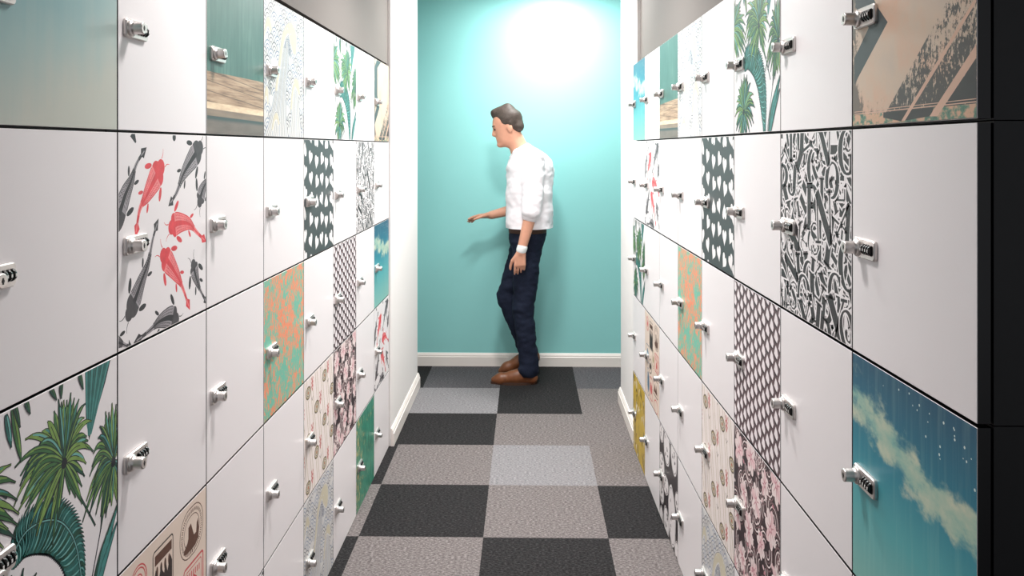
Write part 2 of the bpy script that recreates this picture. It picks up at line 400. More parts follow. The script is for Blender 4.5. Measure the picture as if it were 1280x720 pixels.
# ---- jumbled serif letters
def make_letters():
    dk, wh = ink('letter_ink', (46, 44, 46)), ink('letter_paper', (232, 227, 228))
    P = Print(WHITE, [dk, wh])
    T, H = .20, .045      # thick and hair strokes (glyph height = 1)
    def arc(cx, cy, a, b, t0, t1, wt, wh_, n=14):
        pts = []; ws = []
        for k in range(n+1):
            t = math.radians(t0+(t1-t0)*k/n); pts.append((cx+a*math.cos(t), cy+b*math.sin(t))); ws.append(wh_+(wt-wh_)*abs(math.cos(t))**1.6)
        return (pts, ws)
    def st(x0, y0, x1, y1, w): return ([(x0, y0), (x1, y1)], [w, w])
    def ser(x, y, l=.26): return st(x-l/2, y, x+l/2, y, H)
    G = {
     'A': [st(.08, 0, .36, 1, H*1.3), st(.64, 0, .36, 1, T), st(.18, .36, .52, .36, H), ser(.08, .02), ser(.64, .02, .3)],
     'B': [st(.15, 0, .15, 1, T), arc(.25, .76, .27, .23, -90, 90, T*.9, H), arc(.25, .27, .32, .27, -90, 90, T, H), st(.05, .02, .3, .02, H), st(.05, .98, .3, .98, H), st(.15, .53, .3, .53, H)],
     'C': [arc(.42, .5, .33, .48, 45, 315, T, H), st(.66, .7, .66, .95, H*1.4)],
     'D': [st(.15, 0, .15, 1, T), arc(.25, .5, .40, .48, -90, 90, T, H), st(.02, .02, .3, .02, H), st(.02, .98, .3, .98, H)],
     'E': [st(.15, 0, .15, 1, T), st(.02, .02, .6, .02, H), st(.02, .98, .58, .98, H), st(.2, .5, .42, .5, H), st(.6, .02, .62, .28, H*1.5), st(.58, .98, .6, .76, H*1.5), st(.42, .4, .42, .6, H*1.4)],
     'F': [st(.15, 0, .15, 1, T), ser(.15, .02, .36), st(.02, .98, .58, .98, H), st(.2, .5, .42, .5, H), st(.58, .98, .6, .74, H*1.5), st(.42, .4, .42, .6, H*1.4)],
     'G': [arc(.42, .5, .33, .48, 45, 300, T, H), st(.66, .7, .66, .95, H*1.4), st(.62, .05, .62, .42, T*.9), ser(.62, .42, .34)],
     'H': [st(.15, 0, .15, 1, T), st(.68, 0, .68, 1, T), st(.15, .5, .68, .5, H)] + [ser(x, y, .34) for x in (.15, .68) for y in (.02, .98)],
     'J': [st(.4, .2, .4, 1, T), arc(.24, .2, .18, .2, -180, 0, T*.8, H), ser(.4, .98, .36), st(.04, .2, .12, .2, .1)],
     'K': [st(.15, 0, .15, 1, T), st(.2, .42, .64, .98, H*1.4), st(.32, .56, .68, .02, T), ser(.15, .02, .34), ser(.15, .98, .34), ser(.64, .98), ser(.68, .02, .3)],
     'L': [st(.15, 0, .15, 1, T), st(.02, .02, .6, .02, H), ser(.15, .98, .34), st(.6, .02, .62, .3, H*1.5)],
     'N': [st(.1, 0, .1, 1, H*1.3), st(.1, 1, .66, .0, T), st(.66, 0, .66, 1, H*1.3), ser(.1, .02), ser(.66, .98)],
     'O': [arc(.42, .5, .33, .48, 0, 360, T, H, 22)],
     'Q': [arc(.42, .5, .33, .48, 0, 360, T, H, 22), ([(.42, .05), (.56, -.12), (.78, -.14)], [H, .14, H])],
     'R': [st(.15, 0, .15, 1, T), arc(.25, .74, .28, .25, -90, 90, T*.9, H), st(.36, .5, .64, .02, T), ser(.15, .02, .34), st(.02, .98, .3, .98, H), ser(.68, .02, .2)],
     'S': [([(.6, .82), (.5, .95), (.33, .97), (.17, .85), (.2, .68), (.38, .53), (.55, .38), (.6, .2), (.45, .04), (.26, .03), (.12, .18)], [H, H, H*1.2, .11, .16, T*1.05, .18, .11, H*1.2, H, H]), st(.62, .7, .62, .95, H*1.4), st(.1, .05, .1, .32, H*1.4)],
     'V': [st(.1, 1, .38, 0, T), st(.68, 1, .38, 0, H*1.3), ser(.1, .98, .32), ser(.68, .98)],
     'X': [st(.08, 1, .66, 0, T), st(.64, 1, .08, 0, H*1.3), ser(.08, .98, .3), ser(.66, .02, .3), ser(.08, .02, .24), ser(.64, .98, .24)],
     'Y': [st(.08, 1, .38, .45, T), st(.7, 1, .38, .45, H*1.3), st(.38, 0, .38, .47, T), ser(.38, .02, .36), ser(.08, .98, .3), ser(.7, .98)],
     'Z': [st(.08, .98, .62, .98, H), st(.62, 1, .08, 0, T), st(.08, .02, .64, .02, H), st(.08, .98, .08, .76, H*1.4), st(.64, .02, .64, .26, H*1.4)],
    }
    cnt = [0]
    def put(ch, u, v, s, rot=0, sx=1.0):
        c, sn = math.cos(math.radians(rot)), math.sin(math.radians(rot)); cnt[0] += 1; l = 1+cnt[0]*.03
        def tf(p): x, y = (p[0]-.38)*s*sx, (p[1]-.5)*s; return (u+x*c-y*sn, v+x*sn+y*c)
        for pts, ws in G[ch]:
            q = [tf(p) for p in pts]
            a, b, c2, d = q[0], q[1], q[-2], q[-1]
            def ext(p, r, k): l_ = math.hypot(p[0]-r[0], p[1]-r[1]) or 1; return (p[0]+(p[0]-r[0])/l_*k, p[1]+(p[1]-r[1])/l_*k)
            q2 = [ext(a, b, .009)]+q[1:-1]+[ext(d, c2, .009)]
            P.ribbon(1, q2, [w*s*sx+.02 for w in ws], l)
        for pts, ws in G[ch]: P.ribbon(0, [tf(p) for p in pts], [max(.0075, w*s*sx) for w in ws], l+.015)
    rnd = random.Random(12)
    # dense ground of small pieces first
    for gy in range(12):
        for gx in range(11):
            u, v = gx/10+rnd.uniform(-.04, .04), gy/11+rnd.uniform(-.04, .04)
            if rnd.random() < .28:
                a = rnd.choice([0, 0, 40, -40, 55, -55]); L = rnd.uniform(.04, .07)
                c, sn = math.cos(math.radians(a)), math.sin(math.radians(a)); cnt[0] += 1; l = 1+cnt[0]*.03
                e = [(u-c*L, v-sn*L), (u+c*L, v+sn*L)]
                P.ribbon(1, [(u-c*(L+.01), v-sn*(L+.01)), (u+c*(L+.01), v+sn*(L+.01))], .066, l); P.ribbon(0, e, .046, l+.015)
            else: put(rnd.choice('ABCDEFGHJKLNOQRSVXYZ'), u, v, rnd.uniform(.12, .21), rnd.uniform(-70, 70), rnd.uniform(.8, 1.1))
    # the readable ones
    for a in (('R', .06, .70, .24, 0), ('J', .23, .76, .22, -8), ('C', .52, .81, .21, 3), ('B', .52, .61, .23, 0), ('K', .21, .52, .22, 12), ('S', .09, .50, .16, -30), ('D', .66, .44, .22, 0),
              ('S', .54, .45, .17, 10), ('E', .80, .44, .26, -18), ('Q', .95, .37, .24, 0), ('L', .68, .68, .17, 0), ('O', .76, .76, .18, -10), ('N', .66, .57, .26, 5), ('V', .70, .93, .2, 15), ('G', .94, .90, .22, 0),
              ('L', .22, .93, .17, 0), ('X', .30, .36, .27, 22), ('H', .35, .25, .2, 8), ('Y', .35, .90, .24, -38), ('O', .44, .24, .17, -12), ('K', .55, .25, .18, -10), ('X', .70, .20, .2, 10), ('G', .80, .22, .19, 0), ('A', .54, .12, .26, 165),
              ('Q', .36, .13, .22, -5), ('B', .70, .05, .22, -12), ('X', .84, .06, .28, 5), ('R', .52, .03, .22, 170), ('Y', .40, .0, .2, 5), ('A', .14, .06, .2, 10), ('S', .22, .10, .16, -5), ('O', .94, .07, .18, 20), ('A', .93, .56, .2, -25), ('N', .18, .25, .2, 30)):
        put(a[0], a[1], a[2], a[3], a[4], 1.15)
    return P.mesh('letter_print_door')

# ---- white hearts on slate
def make_hearts():
    base = ink('hearts_slate', (60, 67, 68), .05, 20); wh = ink('heart_white', (232, 228, 228))
    P = Print(base, [wh])
    rnd = random.Random(5)
    def heart(c, s, rot):
        pts = []
        for k in range(20):
            t = 2*PI*k/20
            x = 16*math.sin(t)**3/17; y = (13*math.cos(t)-5*math.cos(2*t)-2*math.cos(3*t)-math.cos(4*t))/17
            x *= s*.55; y *= s*.62
            pts.append((c[0]+x*math.cos(rot)-y*math.sin(rot), c[1]+x*math.sin(rot)+y*math.cos(rot)))
        P.poly(0, pts, 1)
    colx = (.02, .21, .40, .57, .74, .92)
    rots = {0: -30, 1: 25, 2: -8, 3: 15, 4: 178, 5: -25}
    for ci, x in enumerate(colx):
        for k in range(-1, 7):
            y = k*.178+(.10 if ci % 2 else .02)+(ci*37 % 5)*.02
            q = (k*2+ci*3) % 6
            heart((x+rnd.uniform(-.012, .012), y), .115, math.radians(rots[q]+rnd.uniform(-8, 8)))
    for k in range(7): heart((1.01, k*.178+.05), .11, math.radians(20))
    return P.mesh('heart_print_door')

# ---- plum and white lattice
def make_lattice():
    base = ink('lattice_plum', (92, 72, 76)); wh = ink('lattice_white', (232, 224, 226)); dk = ink('lattice_black', (44, 36, 40))
    P = Print(base, [wh, dk])
    du, dv = 1/12.2, 1/10.4
    for i in range(-1, 14):
        for j in range(-1, 12):
            u = i*du+.02; v = (j+.5*(i % 2))*dv
            P.poly(0, [(u-.004, v+.040), (u+.024, v+.018), (u+.038, v-.010), (u+.020, v-.038), (u-.006, v-.030), (u-.036, v-.014), (u-.026, v+.010)], 1)
            P.poly(1, [(u-.036, v-.016), (u-.006, v-.032), (u+.018, v-.040), (u+.006, v-.050), (u-.022, v-.040)], 2)
    return P.mesh('lattice_print_door')

# ---- waves
def make_waves():
    base = ink('wave_grey', (176, 174, 174)); wl = ink('wave_white', (206, 204, 202)); bl = ink('wave_blue', (116, 130, 154)); gl = ink('wave_line', (100, 100, 108)); cr = ink('wave_cream', (198, 190, 168), .05)
    P = Print(base, [wl, bl, gl, cr])
    s = .155
    for j in range(22, -3, -1):                                          # ground of overlapping scales
        for i in range(-1, 9):
            u = (i+.5*(j % 2))*s; v = j*s*.36
            l = 1+(22-j)*.05
            P.ellipse(0, (u, v), s*.5, s*.5, 0, l, 16)
            for k, q in enumerate((.49, .40, .31, .22, .13)):
                c = 0 if k % 2 else ((2, 1, 1, 2, 0)[(i+j*2) % 5])
                P.ring(c, (u, v), s*q, s*q, .0085 if k % 2 == 0 else .006, 0, l+.02, 14, 0, PI)
    def crest(outer, inner, seed, l):                                    # a breaking wave: cream crown, ribbed body
        O, I = spline(outer, 8), spline(inner, 8); n = min(len(O), len(I))
        for k in range(n-1):
            P.tri(3, [O[k], O[k+1], I[k+1]], l); P.tri(3, [O[k], I[k+1], I[k]], l)
        P.ribbon(0, O, .014, l+.2); P.ribbon(0, I, .012, l+.2); P.ribbon(2, [(a[0]+.008, a[1]) for a in O], .004, l+.3)
    def body(left, right, l, nl=10):
        A, B = spline(left, 8), spline(right, 8); n = min(len(A), len(B))
        for k in range(n-1): P.tri(0, [A[k], A[k+1], B[k+1]], l); P.tri(0, [A[k], B[k+1], B[k]], l)
        for q in range(nl+1):
            t = q/nl; P.ribbon(1 if q % 4 == 0 else 2, [(a[0]*(1-t)+b[0]*t, a[1]*(1-t)+b[1]*t) for a, b in zip(A[:n], B[:n])], .0075, l+.1)
    body([(.36, .70), (.30, .5), (.22, .3), (.10, .1), (-.05, -.05)], [(.60, .78), (.58, .58), (.52, .36), (.52, .15), (.60, -.05)], 3, 13)
    crest([(.24, .34), (.34, .60), (.42, .78), (.55, .88), (.70, .90), (.80, .80), (.78, .66)], [(.30, .34), (.40, .58), (.47, .72), (.57, .80), (.62, .74), (.66, .70), (.70, .66)], 1, 4)
    for q in range(7): P.ring(1 if q % 2 else 2, (.545, .68), .03+.012*q, .06+.014*q, .006, 0, 3.6, 16, -.5, PI)
    body([(.66, .38), (.66, .2), (.60, .0), (.58, -.05)], [(.84, .40), (.88, .2), (.92, .05), (.95, -.05)], 3.4, 7)
    crest([(.62, .22), (.66, .36), (.74, .47), (.84, .46), (.90, .36)], [(.67, .22), (.70, .33), (.75, .40), (.80, .38), (.85, .34)], 2, 4.4)
    crest([(.0, .74), (.05, .84), (.12, .86), (.18, .78)], [(.0, .68), (.05, .76), (.10, .78), (.13, .74)], 3, 4)
    crest([(.0, .28), (.04, .36), (.09, .34), (.10, .24)], [(.0, .2), (.03, .27), (.06, .28), (.07, .22)], 3, 4)
    crest([(.16, .06), (.22, .16), (.30, .18), (.36, .10)], [(.2, .04), (.24, .11), (.29, .12), (.32, .08)], 3, 4.5)
    r = random.Random(3)
    for k in range(40):
        P.ellipse(0, (r.uniform(.3, .95), r.uniform(.4, .95)), .008, .008, 0, 5, 8)
    return P.mesh('wave_print_door')

# ---- cream trellis with medallions
def make_medallion():
    base = ink('trellis_cream', (228, 218, 214), .03); tan = ink('trellis_tan', (178, 162, 136)); dk = ink('trellis_brown', (96, 82, 70)); rd = ink('trellis_red', (182, 70, 72)); ol = ink('trellis_olive', (168, 158, 120))
    P = Print(base, [tan, dk, rd, ol])
    for i in range(-3, 12):
        for o, w, c in ((0, .010, 0), (.055, .006, 0), (.063, .004, 3)):
            x = i*.165+o; P.ribbon(c, [(x-.16, 1.05), (x+.12, -.05)], w, 1)
    for i in range(-1, 5):
        for j in range(-1, 4):
            u = i*.27+.13; v = j*.40+.08+.2*(i % 2)
            P.ring(1, (u, v), .072, .050, .012, 0, 2); P.ring(3, (u, v), .058, .040, .010, 0, 3)
            P.ring(1, (u, v), .040, .028, .008, 0, 4); P.ellipse(3, (u, v), .028, .019, 0, 4); P.ellipse(2, (u, v), .012, .009, 0, 5)
            for dy in (.045, .010, -.025):
                P.ribbon(2, [(u+.10, v+.055+dy), (u+.125, v+.012+dy), (u+.150, v+.055+dy)], .017, 2)
            P.ribbon(1, [(u+.10, v-.07), (u+.125, v-.10), (u+.150, v-.07)], .009, 2)
    return P.mesh('medallion_print_door')

# ---- plum floral
def make_floral():
    base = ink('floral_black', (48, 36, 40)); wh = ink('floral_cream', (226, 210, 208)); pk = ink('floral_pink', (222, 190, 192), .08); rs = ink('floral_rose', (190, 128, 138), .1); pl = ink('floral_plum', (120, 92, 94), .1)
    P = Print(base, [wh, pk, rs, pl])
    r = random.Random(8)
    for k in range(80):                                                   # swirling striped leaves
        c = (r.uniform(-.05, 1.05), r.uniform(-.05, 1.05)); a0 = r.uniform(0, 2*PI); sp = r.uniform(1.6, 3.4)
        for q in range(5): P.ring(0 if q % 2 else 3, c, .02+.02*q, .025+.022*q, .009, r.uniform(-.05, .05), 1+k*.02, 12, a0, a0+sp)
    F = [(.12, .86), (.40, .92), (.70, .86), (.93, .95), (.24, .62), (.52, .68), (.82, .64), (.08, .40), (.36, .42), (.62, .45), (.92, .38), (.20, .16), (.47, .20), (.74, .18), (.98, .10), (.33, .0), (.62, -.01), (.03, .02)]
    for i, c in enumerate(F):
        s = r.uniform(.066, .092); a0 = r.uniform(0, 2); l = 3+i*.1
        for k in range(7):
            a = a0+2*PI*k/7; p = (c[0]+s*.62*math.cos(a), c[1]+s*.78*math.sin(a))
            P.ellipse(0 if (k+i) % 3 else 1, p, s*.60, s*.40, a, l+.01*k, 12)
            P.ribbon(2, [c, (c[0]+s*.8*math.cos(a), c[1]+s*1.0*math.sin(a))], [.014, .002], l+.08)
        P.ellipse(2, c, s*.22, s*.26, 0, l+.085); P.ellipse(1, c, s*.14, s*.16, 0, l+.09)
    for k in range(40):
        c = (r.random(), r.random()); P.ellipse(r.choice([0, 2, 1]), c, .012, .02, r.uniform(0, 3), 6, 8)
    return P.mesh('floral_print_door')

# ---- travel stamps on cream paper
def make_stamps():
    base = ink('stamp_paper', (216, 198, 184), .05, 8); br = ink('stamp_brown', (92, 62, 50), .1); dk = ink('stamp_black', (52, 42, 40)); rd = ink('stamp_red', (192, 74, 78), .1); ol = ink('stamp_olive', (150, 140, 96)); bl = ink('stamp_blue', (84, 118, 140), .1)
    P = Print(base, [br, dk, rd, ol, bl])
    def outline(m, u0, u1, v0, v1, r, w, l=1):
        pts = rounded_rect(u0, u1, v0, v1, r, 6); P.ribbon(m, pts+[pts[0]], w, l)
    outline(0, .65, .955, .70, .965, .12, .006); outline(0, .70, .905, .745, .92, .09, .005)
    r = random.Random(2)
    pts = rounded_rect(.675, .93, .72, .942, .105, 7)
    for k in range(0, len(pts)):
        a, b = pts[k-1], pts[k]
        for t in (.1, .55): P.ribbon(0, [(a[0]+(b[0]-a[0])*t, a[1]+(b[1]-a[1])*t), (a[0]+(b[0]-a[0])*(t+.25), a[1]+(b[1]-a[1])*(t+.25))], .018, 1)
    P.poly(0, [(.70, .765), (.745, .79), (.757, .81), (.757, .868), (.79, .880), (.805, .85), (.83, .80), (.86, .80), (.868, .85), (.888, .868), (.90, .80), (.89, .755), (.85, .735), (.80, .73), (.73, .735), (.70, .745)], 2)
    outline(1, .34, .565, .62, .935, .02, .008)
    P.poly(1, [(.35, .63), (.555, .63), (.555, .80), (.535, .84), (.515, .80), (.50, .77), (.48, .83), (.462, .78), (.445, .80), (.43, .84), (.41, .79), (.39, .80), (.37, .84), (.35, .79)], 2)
    for u in (.385, .43, .475, .52): P.ellipse(0, (u, .82), .012, .03, 0, 1)
    P.poly(0, [(.36, .86), (.55, .86), (.55, .91), (.36, .91)], 1)
    for k in range(6): P.ribbon(1, [(.345+k*.036, .68), (.375+k*.036, .68)], .012, 3)
    outline(2, .70, .955, .46, .655, .02, .012); outline(2, .725, .93, .485, .63, .015, .006)
    for k in range(7): P.ribbon(2, [(.74+.026*k, .60-.002*k), (.752+.026*k, .60-.002*k)], .035, 1)
    P.poly(2, [(.78, .50), (.86, .50), (.87, .55), (.83, .58), (.79, .56)], 2)
    for q in (.085, .07, .04): P.ring(2, (.19, .87), q, q, .007, 0, 1)
    P.ellipse(2, (.19, .87), .025, .03, 0, 1, wob=.5)
    P.ring(3, (.60, .55), .07, .10, .008, 0, 1); P.ring(3, (.60, .55), .05, .08, .006, 0, 1); P.ellipse(3, (.60, .55), .03, .04, 0, 1, wob=.4)
    outline(4, .10, .30, .42, .62, .03, .012); P.ellipse(4, (.2, .52), .06, .06, 0, 1, wob=.6)
    P.ring(1, (.40, .42), .10, .08, .012, .2, 1); P.ellipse(1, (.40, .42), .06, .04, .2, 1, wob=.4)
    outline(0, .60, .90, .18, .36, .02, .012); P.poly(0, [(.64, .21), (.70, .31), (.76, .24), (.80, .32), (.86, .21)], 1)
    P.ellipse(4, (.25, .20), .06, .12, .1, 1, wob=.2); P.ring(4, (.25, .20), .10, .16, .01, .1, 1)
    outline(2, .36, .54, .05, .30, .03, .012); P.ellipse(2, (.45, .18), .05, .07, 0, 1, wob=.5)
    P.ring(2, (.78, .07), .12, .07, .012, 0, 1)
    return P.mesh('stamp_print_door')

# ---- yellow with black and white shards
def make_yellow():
    base = ink('shard_mustard', (188, 158, 58), .12, 12); dk = ink('shard_black', (44, 40, 36)); wh = ink('shard_white', (222, 214, 200)); br = ink('shard_ochre', (140, 110, 42))
    P = Print(base, [dk, wh, br]); r = random.Random(4)
    for k in range(70):
        c = (r.random(), r.random()); a = r.uniform(.6, 2.4); L = r.uniform(.05, .12); w = r.uniform(.02, .06)
        d = (math.cos(a), math.sin(a)); n = (-d[1], d[0])
        P.poly(k % 3, [(c[0]-d[0]*L, c[1]-d[1]*L), (c[0]+n[0]*w, c[1]+n[1]*w), (c[0]+d[0]*L*.6, c[1]+d[1]*L*.6)], 1+k*.02)
    return P.mesh('yellow_shard_door')

# ---- black with white dotted ovals
def make_ovals():
    base = ink('oval_black', (48, 42, 44)); wh = ink('oval_white', (222, 216, 216), .03); dk = ink('oval_seed', (58, 52, 54))
    P = Print(base, [wh, dk]); r = random.Random(7)
    spots = [(.10, .98, .13, .16, .2), (.42, .88, .17, .19, -.1), (.80, .92, .16, .17, .3), (.14, .60, .15, .12, .1), (.36, .47, .17, .10, .3), (.12, .30, .14, .13, 0), (.70, .30, .19, .30, .08), (.97, .55, .12, .10, .4), (.40, .10, .15, .16, .3), (.98, .05, .14, .12, 0), (.12, .02, .12, .12, 0)]
    for i, (u, v, a, b, t) in enumerate(spots):
        P.ellipse(0, (u, v), a, b, t, 1, 20, .08, i); P.ring(1, (u, v), a*.9, b*.9, .008, t, 2)
        for k in range(7): P.ellipse(1, (u+r.uniform(-.5, .5)*a, v+r.uniform(-.6, .6)*b), .012, .022, r.uniform(0, 3), 2, 8)
    return P.mesh('oval_print_door')

# ---- green painted wall above weathered planks
def make_planks():
    N = Nodes('planks_photo_print', .42)
    st = N.noise(N.vec(22, 2.2, 1), 1, 5, .6); st2 = N.noise(N.vec(3, 2, 3), 1, 3)
    green = N.ramp(N.ma('MULTIPLY_ADD', st, .5, N.ma('MULTIPLY', st2, .5)), [(.3, (54, 88, 82)), (.52, (70, 104, 96)), (.7, (98, 130, 118))])
    tilt = N.ma('MULTIPLY_ADD', N.u, .075, N.v)
    gr = N.noise(N.vec(2.5, 46, 2), 1, 5, .65)
    wood = N.ramp(gr, [(.3, (88, 68, 54)), (.42, (140, 112, 90)), (.55, (170, 142, 116)), (.72, (192, 168, 140))])
    w1 = N.ma('SINE', N.ma('MULTIPLY_ADD', tilt, 105, N.ma('MULTIPLY', N.u, -1.5)))
    wood = N.mix(N.ma('MULTIPLY', N.smooth(w1, .9, .99), .7), wood, (84, 64, 52))
    lipc = N.ramp(N.noise(N.vec(6, 30, 5), 1, 4), [(.3, (196, 168, 138)), (.7, (228, 208, 176))])
    low = N.ramp(N.noise(N.vec(2, 12, 7), 1, 4), [(.3, (92, 84, 78)), (.7, (124, 114, 106))])
    fr = N.ramp(N.noise(N.vec(3, 20, 9), 1, 4), [(.3, (112, 98, 86)), (.7, (140, 122, 106))])
    edge = N.ma('MULTIPLY_ADD', N.u, -.012, N.v)
    col = N.mix(N.smooth(edge, .363, .369), wood, green)
    lo = N.ma('MULTIPLY_ADD', N.u, .010, N.v)
    col = N.mix(N.smooth(lo, .186, .190), lipc, col)
    col = N.mix(N.smooth(lo, .146, .152), fr, col)
    col = N.mix(N.smooth(lo, .106, .110), (58, 72, 72), col)
    col = N.mix(N.smooth(lo, .072, .098), low, col)
    return Print(N.out(col), []).mesh('plank_print_door')

# ---- teal sky with clouds
def make_sky():
    N = Nodes('sky_photo_print', .4)
    wob = N.noise(N.vec(1.2, 1.6, 0), 1.5, 4)
    fine = N.noise(N.vec(2.4, 3.6, 4), 2.2, 7, .62)
    # two cloud ridges running down to the right (v of the ridge as a function of u)
    ridge = N.ma('MULTIPLY_ADD', N.u, -.19, .81)
    ridge = N.ma('ADD', ridge, N.ma('MULTIPLY_ADD', wob, .30, -.15))
    d = N.ma('SUBTRACT', N.v, ridge)
    thick = N.ma('MULTIPLY_ADD', N.u, -.09, .20)
    band = N.ma('SUBTRACT', 1.0, N.ma('DIVIDE', N.ma('ABSOLUTE', d), thick), clamp=True)
    bill = N.noise(N.vec(5, 7, 8), 1.6, 6, .55)
    cl = N.ma('ADD', N.ma('MULTIPLY', fine, .75), N.ma('MULTIPLY', band, .42)); cl = N.ma('MULTIPLY_ADD', bill, .45, cl)
    mask = N.ma('MULTIPLY', N.smooth(cl, .74, .94), N.smooth(band, .0, .25))
    grad = N.ramp(N.v, [(.0, (126, 176, 168)), (.35, (82, 160, 164)), (.6, (40, 126, 144)), (.82, (26, 100, 124)), (1.0, (24, 78, 104))])
    streak = N.noise(N.vec(26, 1.2, 2), 1, 3)
    grad = N.mix(N.ma('MULTIPLY', N.smooth(streak, .45, .75), .14), grad, (160, 200, 190))
    ccol = N.ramp(fine, [(.3, (112, 172, 164)), (.5, (164, 190, 170)), (.7, (204, 204, 178))])
    P = Print(N.out(N.mix(N.ma('MULTIPLY', mask, .9), grad, ccol)), [ink('star_white', (206, 220, 214))])
    r = random.Random(6)
    for k in range(34):
        u, v = r.uniform(.3, 1), r.uniform(.72, 1)
        if v > .96-.2*u: P.ellipse(0, (u, v), *([r.uniform(.0025, .006)]*2), 0, 1, 7)
    return P.mesh('sky_print_door')

# ---- peach and charcoal worn chevrons
def make_peach():
    N = Nodes('worn_peach_print', .42)
    a = N.noise(N.vec(2, 2, 0), 1.5, 4); f = N.noise(N.vec(34, 22, 2), 1, 6, .7); m = N.noise(N.vec(5, 5, 5), 1, 5, .6)
    base = N.ramp(a, [(.3, (206, 164, 138)), (.5, (198, 176, 156)), (.7, (188, 172, 158))])
    side = N.smooth(N.ma('SUBTRACT', N.u, N.ma('MULTIPLY_ADD', N.v, 1.28, .271)), -.004, .004)      # right of the straight diagonal
    f2 = N.noise(N.vec(90, 40, 7), 1, 4, .7)
    g = N.ma('MULTIPLY_ADD', N.v, -.52, .075); g = N.ma('MULTIPLY_ADD', N.u, .13, g)
    g = N.ma('ADD', g, N.ma('MULTIPLY', N.ma('SUBTRACT', f, .5), .95)); g = N.ma('ADD', g, N.ma('MULTIPLY', N.ma('SUBTRACT', f2, .5), .75)); g = N.ma('ADD', g, N.ma('MULTIPLY', N.ma('SUBTRACT', m, .5), .5))
    mask = N.ma('MULTIPLY', N.smooth(g, -.02, .07), side)
    edge = N.ma('MULTIPLY', N.smooth(N.u, .16, .0), .4); low = N.ma('MULTIPLY', N.smooth(N.v, .22, .03), .30)
    mask2 = N.smooth(N.ma('ADD', N.ma('ADD', N.ma('MULTIPLY', f, .8), edge), low), .66, .80)
    mask2 = N.ma('MULTIPLY', mask2, N.smooth(N.u, .40, .22))
    col = N.mix(N.ma('MAXIMUM', N.ma('MULTIPLY', mask, .95), N.ma('MULTIPLY', mask2, .8)), base, (56, 58, 58))
    worn = N.out(col)
    D = Nodes('worn_border_print', .42)
    db = D.noise(D.vec(16, 20, 3), 1, 5, .6)
    border = D.out(D.ramp(db, [(.30, (54, 66, 62)), (.44, (84, 128, 108)), (.54, (206, 164, 136)), (.7, (190, 160, 130))]))
    ch, pe, cd = ink('chevron_slate', (66, 74, 76), .06, 10), ink('chevron_peach', (206, 168, 146), .06, 20), ink('chevron_charcoal', (52, 52, 52), .1, 30)
    P = Print(worn, [ch, pe, cd, border])
    P.poly(0, [(.20, .56), (.255, .50), (.349, .421), (.041, .205), (.02, .19), (.02, .31), (.169, .424), (.069, .50), (.03, .54), (.03, .9), (.2, .9)], 2)
    P.poly(0, [(.03, .9), (.2, .9), (.5, 1.02), (.2, 1.02)], 2)
    P.poly(1, [(.469, .010), (.498, .009), (.76, .206), (.998, .39), (.998, .41), (.75, .222)], 3)
    P.poly(1, [(.689, .019), (.745, .017), (.998, .204), (.998, .250)], 3)
    P.poly(2, [(.80, .056), (.998, .202), (.998, .056)], 2)
    P.poly(3, [(.0, .0), (1, .0), (1, .050), (.0, .050)], 2)
    P.poly(2, [(.31, .028), (.47, .008), (.70, .02), (.72, .05), (.31, .05)], 2.5)
    P.ribbon(1, [(.02, .064), (1, .066)], .003, 4); P.ribbon(1, [(.02, .054), (1, .056)], .004, 4)
    return P.mesh('peach_chevron_door')

# ---- coral and turquoise mottle
def make_coral():
    N = Nodes('coral_turquoise_print', .45)
    w = N.noise(N.vec(3, 2.2, 2), 1.5, 2)
    n = N.noise(N.vec(44, 19, 0, N.ma('MULTIPLY', w, 5.0), N.ma('MULTIPLY', w, 2.0)), 1, 3, .6, .8)
    n2 = N.noise(N.vec(4, 2.6, 6), 1, 2)
    g = N.ma('MULTIPLY_ADD', n2, .5, N.ma('MULTIPLY', n, .75))
    cell = N.noise(N.vec(60, 40, 3), 1, 2)
    g = N.ma('MULTIPLY_ADD', cell, .12, g)
    return Print(N.out(N.ramp(g, [(.665, (108, 178, 156)), (.695, (170, 160, 128)), (.72, (226, 142, 108)), (.85, (220, 132, 100))])), []).mesh('coral_print_door')

# ---- distressed green
def make_green():
    N = Nodes('distressed_green_print', .42)
    n = N.noise(N.vec(9, 3.2, 0), 1.6, 6, .65); f = N.noise(N.vec(24, 10, 4), 1, 5, .7)
    base = N.ramp(n, [(.3, (24, 92, 76)), (.5, (44, 126, 104)), (.7, (76, 152, 124))])
    worn = N.ma('MULTIPLY_ADD', N.smooth(N.u, .5, .05), .10, f)
    return Print(N.out(N.mix(N.smooth(worn, .57, .68), base, (178, 166, 116))), []).mesh('green_worn_door')

# ---- soft teal to sage
def make_mist():
    N = Nodes('teal_mist_print', .35)
    n = N.noise(N.vec(16, .9, 1), 1, 4); m = N.noise(N.vec(1.5, 1.5, 3), 1, 4)
    g = N.ma('ADD', N.ma('MULTIPLY', N.v, .8), N.ma('MULTIPLY', N.u, -.25)); g = N.ma('MULTIPLY_ADD', m, .3, g); g = N.ma('MULTIPLY_ADD', n, .16, g)
    return Print(N.out(N.ramp(g, [(.16, (182, 184, 174)), (.42, (150, 176, 174)), (.72, (94, 152, 162)), (1.0, (66, 128, 146))])), []).mesh('teal_mist_door')

def make_plain(): return Print(WHITE, []).mesh('white_door')

DOORS = {'koi': make_koi(), 'palm': make_palm(), 'letters': make_letters(), 'hearts': make_hearts(), 'lattice': make_lattice(), 'waves': make_waves(),
         'trellis': make_medallion(), 'floral': make_floral(), 'stamps': make_stamps(), 'yellow': make_yellow(), 'ovals': make_ovals(), 'planks': make_planks(),
         'sky': make_sky(), 'peach': make_peach(), 'coral': make_coral(), 'green': make_green(), 'mist': make_mist(), 'white': make_plain()}

